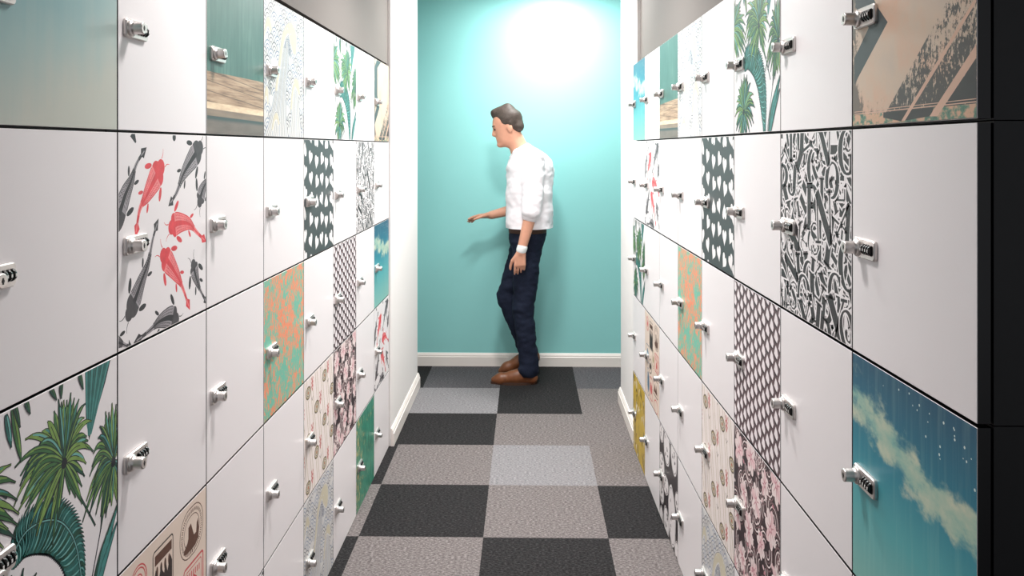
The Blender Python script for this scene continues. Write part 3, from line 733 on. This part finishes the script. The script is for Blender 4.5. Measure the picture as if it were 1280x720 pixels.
# ------------------------------------------------------------------ combination lock (shared meshes)
def lock_meshes():
    bm = bmesh.new()                                                     # face plate with rounded corners and a soft rim
    r0 = rounded_rect(-.0425, .0425, -.0175, .0175, .007); r1 = rounded_rect(-.0408, .0408, -.0158, .0158, .0058)
    A = [bm.verts.new((x, 0, z)) for x, z in r0]; B = [bm.verts.new((x, -.0045, z)) for x, z in r0]; C = [bm.verts.new((x, -.0065, z)) for x, z in r1]
    n = len(A)
    for P, Q in ((A, B), (B, C)):
        for k in range(n): bm.faces.new((P[k], P[(k+1) % n], Q[(k+1) % n], Q[k]))
    bm.faces.new(C); bm.faces.new(A[::-1])
    box(bm, -.003, .037, -.0072, -.0060, -.0078, .0078, 1)               # dark window for the dials
    plate = bm_mesh('combination_lock', bm, [STEEL, DARKM])
    bm = bmesh.new()
    lathe(bm, [(.0158, -.006), (.0158, -.0085), (.0142, -.0105), (.0120, -.011), (.0112, -.016), (.0112, -.029), (.0106, -.0308), (.009, -.0312)], (0, 0, 0), 'y', 28)
    knob = bm_mesh('lock_knob', bm, [KNOBM])
    bm = bmesh.new(); box(bm, -.0012, .0012, -.0318, -.0308, -.0045, .0045, 0); lathe(bm, [(.0028, -.0308), (.0028, -.0316)], (0, 0, 0), 'y', 12)
    slot = bm_mesh('key_slot', bm, [DARKM])
    bm = bmesh.new()
    n = 16
    lathe(bm, [(.0088, -.0030), (.0098, -.0022), (.0098, .0022), (.0088, .0030)], (0, 0, 0), 'x', 20, 0)
    box(bm, -.0015, .0015, -.0101, -.0094, -.0022, .0022, 1)
    dial = bm_mesh('number_dial', bm, [DIALM, DIALW])
    return plate, knob, slot, dial
LOCK = lock_meshes()

def body_mesh():
    bm = bmesh.new()                                                     # open-fronted black steel case: back, sides, top and floor of one unit
    w, h, d0, d1, t = .1988, .4022, .0215, .45, .012
    box(bm, -w, w, d1-t, d1, .0004, h)
    box(bm, -w, -w+t, d0, d1-t, .0004, h); box(bm, w-t, w, d0, d1-t, .0004, h)
    box(bm, -w+t, w-t, d0, d1-t, .0004, t); box(bm, -w+t, w-t, d0, d1-t, h-t, h)
    return bm_mesh('cabinet_body', bm, [CARCASS])
BODY = body_mesh()

def base_locker():
    root = bpy.data.objects.new('locker', None); COL.objects.link(root); root.empty_display_size = .05
    link('cabinet_body', BODY, root)
    d = link('door', DOORS['white'], root); d.location = (0, 0, .0022)
    k = link('combination_lock', LOCK[0], root); k.location = (-DW/2+.15*DW, 0, .0022+.475*DH); tag(k, 'satin nickel combination lock')
    b = link('lock_knob', LOCK[1], k); b.location = (-.0245, 0, 0)
    s = link('key_slot', LOCK[2], k); s.location = (-.0245, 0, 0)
    for i in range(4):
        o = link('number_dial', LOCK[3], k); o.location = (.0035+i*.0093, -.0035, 0)
    return root
PROTO = base_locker()
used = [False]
def new_locker():
    if not used[0]: used[0] = True; return PROTO
    r = PROTO.copy(); COL.objects.link(r)
    for ch in PROTO.children:
        c = ch.copy(); COL.objects.link(c); c.parent = r
        for g in ch.children:
            e = g.copy(); COL.objects.link(e); e.parent = c
    return r

# prints: rows top to bottom; left bank listed from the camera to the far end, right bank from the far end to the camera
W_ = 'white'
LEFT = [['mist', W_, 'planks', 'waves', W_, 'palm', W_, 'peach'],
        [W_, 'koi', W_, W_, 'hearts', W_, 'letters', W_],
        ['palm', W_, W_, 'coral', W_, 'lattice', W_, 'sky'],
        [W_, 'stamps', W_, W_, 'trellis', 'floral', W_, 'koi'],
        [W_, W_, 'hearts', W_, 'waves', W_, 'green', W_]]
RIGHT = [['sky', W_, 'planks', 'waves', W_, 'palm', W_, 'peach'],
         [W_, 'koi', W_, W_, 'hearts', W_, 'letters', W_],
         ['palm', W_, W_, 'coral', W_, 'lattice', W_, 'sky'],
         [W_, 'stamps', W_, W_, 'trellis', 'floral', W_, W_],
         ['yellow', W_, 'ovals', W_, 'waves', W_, W_, W_]]
DESC = {'koi': 'locker with red and black koi print', 'palm': 'locker with green palm leaf print', 'letters': 'locker with jumbled black serif letters print',
        'hearts': 'slate locker with scattered white hearts', 'lattice': 'locker with plum and white lattice print', 'waves': 'locker with grey rolling waves print',
        'trellis': 'cream locker with red marks and oval medallions', 'floral': 'locker with pink blossoms on black print', 'stamps': 'cream locker with travel stamps print',
        'yellow': 'mustard yellow locker with black and white shards', 'ovals': 'black locker with white dotted ovals', 'planks': 'locker printed with green wall above planks',
        'sky': 'locker with teal sky and clouds', 'peach': 'locker with worn peach and charcoal stripes', 'coral': 'locker mottled coral and turquoise',
        'green': 'locker with distressed green print', 'mist': 'locker with plain teal to sage fade'}
SHORT = {'koi': 'koi', 'palm': 'palm leaf', 'letters': 'letters', 'hearts': 'hearts', 'lattice': 'plum lattice', 'waves': 'grey waves', 'trellis': 'cream medallion', 'floral': 'pink blossom',
         'stamps': 'travel stamps', 'yellow': 'mustard', 'ovals': 'white ovals', 'planks': 'wooden planks', 'sky': 'cloudy sky', 'peach': 'peach stripes', 'coral': 'coral mottled', 'green': 'distressed green', 'mist': 'teal fade'}
ROWN = ['top', 'second', 'third', 'fourth', 'bottom']
ORD = ['nearest the camera', 'second from the camera', 'third from the camera', 'fourth from the camera', 'fifth from the camera', 'third from the far end', 'second from the far end', 'at the far end']

def label_for(side, grid, r, c):
    k = grid[r][c]; bank = 'left' if side == 'L' else 'right'
    near = c if side == 'L' else 7-c
    if k != W_: return '%s, %s wall, %s row, %s' % (DESC[k], bank, ROWN[r], ORD[near])
    step = 1 if side == 'L' else -1
    def at(rr, cc): return grid[rr][cc] if 0 <= rr < 5 and 0 <= cc < 8 else None
    for rr, cc, w in ((r, c-step, 'just beyond'), (r, c+step, 'just before'), (r-1, c, 'directly below'), (r+1, c, 'directly above')):
        q = at(rr, cc)
        if q and q != W_: return 'plain white locker, %s wall, %s row, %s the %s locker' % (bank, ROWN[r], w, SHORT[q])
    return 'plain white locker, %s wall, %s row, %s' % (bank, ROWN[r], ORD[near])

BANK = {'L': dict(p=(-.7304, 3.474), d=(.003975, .999992), base=.000, h=.4026), 'R': dict(p=(.5720, 3.5042), d=(-.009441, .999955), base=.003, h=.4034)}
for side, grid in (('L', LEFT), ('R', RIGHT)):
    B = BANK[side]; d = B['d']
    lx = d if side == 'L' else (-d[0], -d[1])
    rz = math.atan2(lx[1], lx[0])
    for r in range(5):
        for c in range(8):
            near = c if side == 'L' else 7-c
            s = -2.433+.4*near+.2
            o = new_locker()
            o.location = (B['p'][0]+d[0]*s, B['p'][1]+d[1]*s, B['base']+B['h']*(4-r)); o.rotation_euler = (0, 0, rz)
            for ch in o.children:
                if ch.name.startswith('door'): ch.data = DOORS[grid[r][c]]
            tag(o, label_for(side, grid, r, c), 'locker', 'lockers along the left wall' if side == 'L' else 'lockers along the right wall')

# ------------------------------------------------------------------ setting
def struct(name, bm, mats, smooth=False):
    o = link(name, bm_mesh(name, bm, mats, smooth)); o['kind'] = 'structure'; return o

TAUPE = mat('taupe_paint', (115, 109, 105), rough=.7, spec=.2, bump=.08, bscale=250)
WPAINT = mat('white_wall_paint', (232, 228, 226), rough=.6, spec=.25, bump=.05, bscale=250)
GLOSSW = mat('white_gloss_trim', (234, 226, 220), rough=.35, spec=.4)
TEAL = mat('teal_paint', (142, 206, 204), rough=.5, spec=.5, bump=.06, bscale=250)
CEIL = mat('ceiling_white', (236, 234, 230), rough=.8)

def carpet(name, a, b, c):
    N = Nodes(name, .95); N.b.inputs['Specular IOR Level'].default_value = .1
    n1 = N.nt.nodes.new('ShaderNodeTexNoise'); n1.inputs['Scale'].default_value = 150; n1.inputs['Detail'].default_value = 4; n1.inputs['Roughness'].default_value = .7
    mp = N.nt.nodes.new('ShaderNodeMapping'); mp.inputs['Scale'].default_value = (.55, 1.25, 1)
    N.link(N.tc.outputs['Object'], mp.inputs['Vector']); N.link(mp.outputs['Vector'], n1.inputs['Vector'])
    col = N.ramp(n1.outputs['Fac'], [(.32, a), (.5, b), (.68, c)])
    bp = N.nt.nodes.new('ShaderNodeBump'); bp.inputs['Strength'].default_value = .5; bp.inputs['Distance'].default_value = .004
    N.link(n1.outputs['Fac'], bp.inputs['Height']); N.link(bp.outputs['Normal'], N.b.inputs['Normal'])
    return N.out(col)
C_D = carpet('carpet_charcoal', (17, 17, 17), (37, 36, 37), (66, 65, 65))
C_G = carpet('carpet_grey', (63, 59, 59), (103, 97, 96), (143, 137, 136))
C_L = carpet('carpet_light_grey', (81, 79, 81), (121, 119, 121), (154, 152, 154))
C_M = carpet('carpet_mid_grey', (48, 46, 48), (80, 78, 81), (113, 111, 114))

# carpet: square tiles, one mesh; seams follow the room
bm = bmesh.new()
y0, ty, x0, tx = 3.262, .507, -.175, .507
TL = {(-1, 5): 'D', (0, 5): 'M', (1, 5): 'D', (2, 5): 'M', (-1, 4): 'L', (0, 4): 'L', (1, 4): 'D', (2, 4): 'G', (-1, 3): 'D', (0, 3): 'D', (1, 3): 'G', (2, 3): 'G',
      (-1, 2): 'D', (0, 2): 'G', (1, 2): 'L', (2, 2): 'G', (-1, 1): 'G', (0, 1): 'D', (1, 1): 'G', (2, 1): 'D', (-1, 0): 'D', (0, 0): 'G', (1, 0): 'D', (2, 0): 'G'}
MI = {'D': 0, 'G': 1, 'L': 2, 'M': 3}
for j in range(-12, 7):
    for i in range(-7, 8):
        ya, yb = y0+(j-1)*ty, y0+j*ty
        yb = min(yb, 5.86)
        if ya >= 5.86: continue
        xa, xb = x0+(i-1)*tx, x0+i*tx
        k = TL.get((i, j)) or ('D' if (i+j) % 2 else 'G')
        f = bm.faces.new([bm.verts.new(p) for p in ((xa, ya, 0), (xb, ya, 0), (xb, yb, 0), (xa, yb, 0))]); f.material_index = MI[k]
bmesh.ops.remove_doubles(bm, verts=bm.verts, dist=.0005)
struct('floor', bm, [C_D, C_G, C_L, C_M])

ZC = 2.72
bm = bmesh.new(); box(bm, -3, 3, -1.2, 6.0, ZC, ZC+.1); struct('ceiling', bm, [CEIL])
bm = bmesh.new(); box(bm, -3, 3, 5.833, 5.98, 0, ZC); struct('wall_back', bm, [TEAL])
# bulkheads over the lockers and the walls they stand against
bm = bmesh.new(); box(bm, -.83, -.734, 1.03, 4.245, 2.022, ZC); struct('bulkhead_1', bm, [TAUPE])
bm = bmesh.new(); box(bm, .605, .70, 1.06, 4.28, 2.030, ZC); struct('bulkhead_2', bm, [TAUPE])
bm = bmesh.new(); box(bm, -1.34, -1.22, 1.03, 4.245, 0, ZC); struct('wall_left', bm, [TAUPE])
bm = bmesh.new(); box(bm, 1.08, 1.20, 1.06, 4.28, 0, ZC); struct('wall_right', bm, [TAUPE])
bm = bmesh.new(); box(bm, -3, -.717, 4.247, 5.29, 0, ZC, bevel=.003); struct('wall_left_end', bm, [WPAINT])
bm = bmesh.new(); box(bm, .585, 3, 4.285, 5.0, 0, ZC, bevel=.003); struct('wall_right_end', bm, [WPAINT])

def skirting(name, x0, x1, y0, y1, side):
    """stepped profile, side: direction it projects"""
    bm = bmesh.new()
    prof = [(0, 0), (.016, 0), (.016, .066), (.012, .070), (.012, .078), (.007, .088), (.004, .094), (0, .094)]
    def pt(d, z, e):
        if side == '+x': return (x0+d, (y0, y1)[e], z)
        if side == '-x': return (x0-d, (y0, y1)[e], z)
        return ((x0, x1)[e], y0-d, z)
    A = [bm.verts.new(pt(d, z, 0)) for d, z in prof]; Bv = [bm.verts.new(pt(d, z, 1)) for d, z in prof]
    n = len(A)
    for k in range(n): bm.faces.new((A[k], A[(k+1) % n], Bv[(k+1) % n], Bv[k]))
    bm.faces.new(A); bm.faces.new(Bv[::-1])
    return struct(name, bm, [GLOSSW])
skirting('baseboard_back', -2.9, 2.9, 5.833, 5.833, '-y')
skirting('baseboard_left', -.717, 0, 4.247, 5.306, '+x')
skirting('baseboard_right', .585, 0, 4.285, 5.016, '-x')

# ------------------------------------------------------------------ walking man
def sdf_mesh(parts, vox, pad=.05):
    """parts: ('cap', p0, r0, p1, r1, k) | ('ell', c, radii, R(3x3 or None), k). Smooth union, then surface nets."""
    lo = np.full(3, 1e9); hi = -lo
    for p in parts:
        if p[0] == 'cap':
            for q, r in ((p[1], p[2]), (p[3], p[4])): lo = np.minimum(lo, np.array(q)-r); hi = np.maximum(hi, np.array(q)+r)
        else:
            r = max(p[2]); lo = np.minimum(lo, np.array(p[1])-r); hi = np.maximum(hi, np.array(p[1])+r)
    lo -= pad; hi += pad
    n = np.ceil((hi-lo)/vox).astype(int)+1
    ax = [lo[i]+vox*np.arange(n[i]) for i in range(3)]
    D = np.full(n, .2, dtype=np.float32)
    for p in parts:
        if p[0] == 'cap':
            a, b = np.array(p[1], float), np.array(p[3], float); m = max(p[2], p[4])+p[5]+.03
            l2, h2 = np.minimum(a, b)-m, np.maximum(a, b)+m
        else:
            a = np.array(p[1], float); m = max(p[2])+p[4]+.03; l2, h2 = a-m, a+m
        i0 = np.maximum(0, np.floor((l2-lo)/vox).astype(int)); i1 = np.minimum(n, np.ceil((h2-lo)/vox).astype(int)+1)
        X, Y, Z = np.meshgrid(ax[0][i0[0]:i1[0]], ax[1][i0[1]:i1[1]], ax[2][i0[2]:i1[2]], indexing='ij')
        Q = np.stack([X, Y, Z], -1)
        if p[0] == 'cap':
            ab = b-a; t = np.clip(((Q-a)@ab)/max(1e-9, ab@ab), 0, 1)
            d = np.linalg.norm(Q-(a+t[..., None]*ab), axis=-1)-(p[2]+(p[4]-p[2])*t); k = p[5]
        else:
            q = Q-a
            if p[3] is not None: q = q@np.array(p[3])
            rr = np.array(p[2]); k0 = np.linalg.norm(q/rr, axis=-1); k1 = np.linalg.norm(q/(rr*rr), axis=-1)
            d = k0*(k0-1)/np.maximum(k1, 1e-6); k = p[4]
        S = D[i0[0]:i1[0], i0[1]:i1[1], i0[2]:i1[2]]
        h = np.clip(.5+.5*(S-d)/max(k, 1e-5), 0, 1)
        D[i0[0]:i1[0], i0[1]:i1[1], i0[2]:i1[2]] = np.minimum(S, S*(1-h)+d*h-k*h*(1-h))
    neg = D < 0
    c = neg[:-1, :-1, :-1].astype(np.int8)
    for dx in (0, 1):
        for dy in (0, 1):
            for dz in (0, 1):
                if dx or dy or dz: c = c+neg[dx:n[0]-1+dx, dy:n[1]-1+dy, dz:n[2]-1+dz]
    cells = np.argwhere((c > 0) & (c < 8)); idx = -np.ones(c.shape, int); idx[tuple(cells.T)] = np.arange(len(cells))
    acc = np.zeros((len(cells), 3)); cnt = np.zeros(len(cells))
    corners = [(a, b, e) for a in (0, 1) for b in (0, 1) for e in (0, 1)]
    for a in corners:
        for axis in range(3):
            if a[axis]: continue
            b = list(a); b[axis] = 1
            da = D[cells[:, 0]+a[0], cells[:, 1]+a[1], cells[:, 2]+a[2]]; db = D[cells[:, 0]+b[0], cells[:, 1]+b[1], cells[:, 2]+b[2]]
            s = (da < 0) != (db < 0); t = np.where(s, da/np.where(s, da-db, 1), 0)
            P = np.array(a, float)[None].repeat(len(cells), 0); P[:, axis] += t
            acc[s] += P[s]; cnt[s] += 1
    V = (cells+acc/cnt[:, None])*vox+lo
    F = []
    for axis in range(3):
        sl0 = [slice(None)]*3; sl1 = [slice(None)]*3; sl0[axis] = slice(0, -1); sl1[axis] = slice(1, None)
        cr = np.argwhere(neg[tuple(sl0)] != neg[tuple(sl1)])
        u, v = (axis+1) % 3, (axis+2) % 3
        ok = (cr[:, u] > 0) & (cr[:, v] > 0) & (cr[:, u] < n[u]-1) & (cr[:, v] < n[v]-1); cr = cr[ok]
        ins = neg[tuple(cr.T)]
        def ci(du, dv):
            q = cr.copy(); q[:, u] += du; q[:, v] += dv; return idx[tuple(q.T)]
        q = np.stack([ci(-1, -1), ci(0, -1), ci(0, 0), ci(-1, 0)], 1)
        q[~ins] = q[~ins][:, ::-1]
        F.append(q)
    F = np.concatenate(F)
    return V, F

def sdf_obj(name, parts, vox, m, parent=None, wrinkle=0, smooth=2, cut=None):
    V, F = sdf_mesh(parts, vox)
    me = bpy.data.meshes.new(name); me.from_pydata(V.tolist(), [], F.tolist())
    bm = bmesh.new(); bm.from_mesh(me)
    for _ in range(smooth): bmesh.ops.smooth_vert(bm, verts=bm.verts, factor=.5, use_axis_x=True, use_axis_y=True, use_axis_z=True)
    if wrinkle:
        from mathutils import noise
        bm.normal_update()
        for v in bm.verts:
            q = Vector((v.co.x*9+v.co.z*6, v.co.y*9, v.co.z*16-v.co.x*5)); v.co += v.normal*((noise.noise(q)+.5*noise.noise(q*2.3))*wrinkle)
    if cut is not None:
        for co, no in cut:
            g = bm.verts[:]+bm.edges[:]+bm.faces[:]
            bmesh.ops.bisect_plane(bm, geom=g, plane_co=co, plane_no=no, clear_outer=True)
            es = [e for e in bm.edges if e.is_boundary]
            if es: bmesh.ops.holes_fill(bm, edges=es, sides=0)
    bmesh.ops.recalc_face_normals(bm, faces=bm.faces)
    bm.to_mesh(me); bm.free(); me.materials.append(m)
    for p in me.polygons: p.use_smooth = True
    return link(name, me, parent)

SKIN = mat('skin', (205, 150, 125), rough=.5, noise=.05, nscale=30)
HAIR = mat('dark_hair', (62, 52, 46), rough=.6, noise=.3, nscale=120)
SHIRT = mat('white_cotton', (232, 228, 232), rough=.75, spec=.2, noise=.02, nscale=50, bump=.1, bscale=300)
JEANS = mat('navy_denim', (27, 33, 49), rough=.85, spec=.15, noise=.25, nscale=160, bump=.15, bscale=400)
SHOE = mat('brown_leather', (112, 68, 42), rough=.4, noise=.15, nscale=40)
SOLE = mat('dark_sole', (62, 40, 30), rough=.7)
BAND = mat('white_wristband', (226, 228, 228), rough=.5)
EYE = mat('eye_dark', (30, 26, 26), rough=.2)
LIP = mat('lip', (176, 110, 98), rough=.5)

man = bpy.data.objects.new('person', None); COL.objects.link(man); man.location = (-.070, 5.47, 0)
tag(man, 'man in white shirt and dark jeans walking left past the teal wall, arm held forward', 'person')
# joints: x forward is negative, near side is -y
SH_N, EL_N, WR_N = (.115, -.185, 1.50), (.105, -.235, 1.175), (.035, -.235, .905)
SH_F, EL_F, WR_F = (.055, .175, 1.49), (.075, .215, 1.17), (-.175, .15, 1.110)
HP_N, KN_N, AN_N = (.075, -.085, .94), (.050, -.080, .50), (.085, -.075, .10)
HP_F, KN_F, AN_F = (.075, .085, .94), (-.060, .085, .55), (.085, .085, .165)
NECK, HEAD = (.035, 0, 1.545), (-.055, 0, 1.715)
def rotx(deg):   # head pitch about y
    a = math.radians(deg); return [[math.cos(a), 0, math.sin(a)], [0, 1, 0], [-math.sin(a), 0, math.cos(a)]]
HR = rotx(-14)
def hp(x, y, z):  # head-local to man space: x back, z up
    a = math.radians(14); return (HEAD[0]+x*math.cos(a)-z*math.sin(a), HEAD[1]+y, HEAD[2]+x*math.sin(a)+z*math.cos(a))
def cap(a, ra, b, rb, k=.02): return ('cap', a, ra, b, rb, k)
def hand(w, d, up, side, curl, ln=1.0):
    """w wrist, d hand direction, up: back-of-hand normal, side: thumb side. Returns capsules: palm, four fingers, thumb"""
    w, d, up, side = Vector(w), Vector(d).normalized(), Vector(up).normalized(), Vector(side).normalized()
    out = []
    kn = [w+d*.088*ln+side*q for q in (.030, .010, -.010, -.029)]
    for q, K in zip((.016, .006, -.006, -.016), kn): out.append(cap(tuple(w+d*.012+side*q), .016, tuple(K), .0105, .012))
    for K, L, q in zip(kn, (.074, .082, .076, .060), (0, 1, 2, 3)):
        p = K; a = curl*.35+q*.06; rr = .0095
        for seg, f in ((.45, 1), (.32, 1.9), (.25, 2.6)):
            v = d*math.cos(a*f)-up*math.sin(a*f); p2 = p+v*L*seg*ln; out.append(cap(tuple(p), rr, tuple(p2), rr-.0009, .003)); p = p2; rr -= .0009
    t0 = w+d*.025+side*.026; t1 = t0+d*.035+side*.026-up*.012; t2 = t1+d*.033+side*.008-up*.012; t3 = t2+d*.024-up*.006
    out += [cap(tuple(t0), .0155, tuple(t1), .012, .01), cap(tuple(t1), .0115, tuple(t2), .0105, .004), cap(tuple(t2), .0105, tuple(t3), .009, .003)]
    return out
body = [
    ('ell', hp(.0, 0, .035), (.098, .076, .098), HR, .01), ('ell', hp(-.030, 0, -.045), (.066, .058, .080), HR, .03),
    cap(hp(-.084, 0, .022), .014, hp(-.105, 0, -.020), .0135, .014), ('ell', hp(-.097, 0, -.024), (.015, .019, .011), HR, .010),
    ('ell', hp(-.078, 0, -.098), (.024, .024, .020), HR, .02), cap(hp(-.084, -.030, .034), .012, hp(-.084, .030, .034), .012, .015),
    cap(hp(-.088, -.018, -.058), .008, hp(-.088, .018, -.058), .008, .006), cap(hp(-.084, -.015, -.071), .009, hp(-.084, .015, -.071), .009, .008),
    ('ell', hp(.012, -.076, -.005), (.020, .008, .031), HR, .006), ('ell', hp(.012, .076, -.005), (.020, .008, .031), HR, .006),
    cap((-.012, 0, 1.65), .058, NECK, .064, .03), cap(NECK, .06, (.07, 0, 1.42), .10, .03),
    cap((.07, -.09, 1.40), .10, (.07, .09, 1.40), .10, .04), cap((.075, -.06, 1.15), .10, (.075, .06, 1.15), .10, .05), cap((.075, -.06, .97), .095, (.075, .06, .97), .095, .04),
    cap((.07, 0, 1.4), .10, (.075, 0, 1.0), .10, .04),
    cap(SH_N, .046, EL_N, .044, .03), cap(EL_N, .044, WR_N, .029, .015), cap(SH_F, .046, EL_F, .044, .03), cap(EL_F, .044, WR_F, .029, .015),
    cap(HP_N, .075, KN_N, .052, .02), cap(KN_N, .050, AN_N, .034, .02), cap(HP_F, .075, KN_F, .052, .02), cap(KN_F, .050, AN_F, .034, .02),
    cap(AN_N, .032, (.02, -.078, .045), .022, .01), cap(AN_F, .032, (.04, .088, .095), .022, .01),
] + hand(WR_N, (-.08, .03, -1), (0, -1, 0), (-1, 0, -.05), .9) + hand(WR_F, (-1, -.02, -.10), (0, .3, 1), (0, -1, .3), .45)
for q in ('ear',): pass
bo = sdf_obj('body', body, .0062, SKIN, man, 0, 1); bo['label'] = 'face, neck, forearms and hands'
# hair: cap over the skull, cut above the brow
sdf_obj('hair', [('ell', hp(.016, 0, .052), (.098, .082, .092), HR, .01), cap(hp(-.06, 0, .118), .032, hp(.03, 0, .132), .034, .03), cap(hp(.07, -.03, -.01), .036, hp(.07, .03, -.01), .036, .03),
                 cap(hp(.022, -.07, .03), .014, hp(.012, -.073, -.005), .008, .01), cap(hp(.022, .07, .03), .014, hp(.012, .073, -.005), .008, .01)], .006, HAIR, man, .004, 1)
for sgn in (-1, 1):
    bm = bmesh.new(); bmesh.ops.create_uvsphere(bm, u_segments=12, v_segments=8, radius=.0085)
    me = bm_mesh('eye', bm, [EYE], True); e = link('eye', me, man); e.location = hp(-.086, sgn*.030, .010)
    sdf_obj('eyebrow', [cap(hp(-.100, sgn*.014, .034), .005, hp(-.086, sgn*.048, .034), .004, .004)], .003, HAIR, man, 0, 1)
# shirt with rolled sleeves, loose over the belt
sh = [cap((.055, 0, 1.535), .078, (.075, 0, 1.42), .13, .05), cap((.085, -.085, 1.43), .136, (.075, .085, 1.43), .136, .06), cap((.09, -.075, 1.28), .156, (.09, .075, 1.28), .156, .06),
      cap((.09, -.065, 1.14), .154, (.09, .065, 1.14), .154, .06), cap((.09, -.065, 1.06), .150, (.09, .065, 1.06), .150, .05), cap((.09, -.065, .98), .150, (.09, .065, .98), .150, .05),
      ('ell', (.15, 0, 1.42), (.105, .17, .13), None, .05),
      cap(SH_N, .076, (EL_N[0], EL_N[1]-.012, EL_N[2]), .066, .014), cap(SH_F, .076, EL_F, .066, .014)]
so = sdf_obj('shirt', sh, .008, SHIRT, man, .008, 1, cut=[((0, 0, 1.045), (0, 0, -1))])
def elbow_cuff(e, w, name):
    e, w = Vector(e), Vector(w); d = (w-e).normalized()
    sdf_obj(name, [cap(tuple(e+d*.0), .062, tuple(e+d*.03), .058, .01)], .007, SHIRT, man, .003, 1)
elbow_cuff(EL_N, WR_N, 'sleeve_cuff'); elbow_cuff(EL_F, WR_F, 'sleeve_cuff')
sdf_obj('collar', [cap((.075, -.055, 1.565), .020, (.00, -.045, 1.555), .014, .02), cap((.075, .055, 1.565), .020, (.00, .045, 1.555), .014, .02), cap((.085, -.05, 1.568), .020, (.085, .05, 1.568), .020, .02),
                   cap((.0, -.045, 1.555), .014, (-.035, -.02, 1.515), .012, .01), cap((.0, .045, 1.555), .014, (-.035, .02, 1.515), .012, .01)], .006, SHIRT, man, 0, 1)
# jeans
def up(p, dz): return (p[0], p[1], p[2]+dz)
je = [cap((.078, -.06, 1.0), .125, (.078, .06, 1.0), .125, .05), cap(HP_N, .100, KN_N, .072, .04), cap(KN_N, .071, up(AN_N, .05), .064, .02), cap(up(AN_N, .05), .064, up(AN_N, -.01), .072, .01),
      cap(HP_F, .100, KN_F, .072, .04), cap(KN_F, .071, AN_F, .062, .02)]
sdf_obj('jeans', je, .008, JEANS, man, .010, 2, cut=[((0, 0, .055), (0, 0, -1)), ((0, 0, 1.075), (0, 0, 1))])
# shoes
def shoe(heel, toe, y, zl):
    hx, hz = heel; tx_, tz = toe
    L = math.hypot(tx_-hx, tz-hz); dx, dz = (tx_-hx)/L, (tz-hz)/L
    def P(a, h, dy=0): return (hx+dx*a*L-dz*h*-1*0+(-dz)*h*-1*0+dx*0+(-dz if False else 0)*h, y+dy, hz+dz*a*L+h)
    parts = [cap(P(.12, .042), .036, P(.16, .085), .038, .02), cap(P(.12, .038), .036, P(.45, .040), .036, .03), cap(P(.45, .040), .037, P(.78, .034), .036, .03), cap(P(.78, .032), .034, P(.93, .026), .020, .03), cap(P(.3, .075), .034, P(.55, .052), .030, .03)]
    o = sdf_obj('shoe', parts, .006, SHOE, man, 0, 1)
    bm = bmesh.new(); n = 28; rows = []
    for h in (.0, .016):
        r = []
        for k in range(n):
            t = 2*PI*k/n; a = .5-.5*math.cos(t); wd = (.034+.014*math.sin(PI*min(1, a*1.15)))*(1 if a < .85 else 1-.0*(a-.85))
            q = P(a, h); r.append(bm.verts.new((q[0], q[1]+wd*math.sin(t)*1.0, q[2])))
        rows.append(r)
    for k in range(n): bm.faces.new((rows[0][k], rows[0][(k+1) % n], rows[1][(k+1) % n], rows[1][k]))
    bm.faces.new(rows[0][::-1]); bm.faces.new(rows[1])
    link('sole', bm_mesh('sole', bm, [SOLE]), o)
    lc = sdf_obj('laces', [cap(P(.46+.06*q, .088-.006*q-.02*q*.3, -.018), .005, P(.46+.06*q, .088-.006*q-.02*q*.3, .018), .005, .003) for q in range(4)], .004, SOLE, o, 0, 0)
shoe((.142, .0), (-.170, .0), -.078, 0)
shoe((.155, .105), (-.125, .006), .088, 0)
sdf_obj('wristband', [cap((WR_N[0]+.008, WR_N[1]-.001, WR_N[2]+.026), .0345, (WR_N[0]+.003, WR_N[1], WR_N[2]+.012), .034, .004)], .006, BAND, man, 0, 1)
sdf_obj('belt', [cap((.078, -.062, 1.03), .1285, (.078, .062, 1.03), .1285, .02)], .009, SOLE, man, 0, 1, cut=[((0, 0, 1.012), (0, 0, -1)), ((0, 0, 1.048), (0, 0, 1))])

# ------------------------------------------------------------------ light
def area(name, loc, size, power, col=(1, .95, .9), rot=(0, 0, 0), spread=180, shape='DISK'):
    l = bpy.data.lights.new(name, 'AREA'); l.shape = shape; l.size = size; l.energy = power; l.color = col; l.spread = math.radians(spread)
    o = bpy.data.objects.new(name, l); COL.objects.link(o); o.location = loc; o.rotation_euler = rot; return o
LC = (1, .972, .955)
area('ceiling_downlight', (-.18, 1.9, 2.70), .3, 17, LC, spread=130)
area('ceiling_downlight', (-.08, 3.1, 2.70), .3, 30, LC, spread=125)
area('ceiling_downlight', (-.08, 4.2, 2.70), .3, 30, LC, spread=150)
area('ceiling_downlight', (.20, 5.34, 2.70), .26, 36, LC)
w = bpy.data.worlds.new('World'); SC.world = w; w.use_nodes = True
w.node_tree.nodes['Background'].inputs[0].default_value = (.93, .95, 1, 1); w.node_tree.nodes['Background'].inputs[1].default_value = .42

# ------------------------------------------------------------------ camera
cd = bpy.data.cameras.new('camera'); cam = bpy.data.objects.new('camera', cd); COL.objects.link(cam); SC.camera = cam
F = 1006.0
cd.sensor_width = 36; cd.sensor_fit = 'HORIZONTAL'; cd.lens = F/1280*36
cam.location = (0, 0, 1.58); cam.rotation_euler = (PI/2, 0, math.atan(18/F))
cd.shift_y = -175.2/1280; cd.clip_start = .05
vs = SC.view_settings
vs.view_transform = 'Standard'; vs.look = 'None'; vs.gamma = 1; vs.use_curve_mapping = False; vs.exposure = 0.0
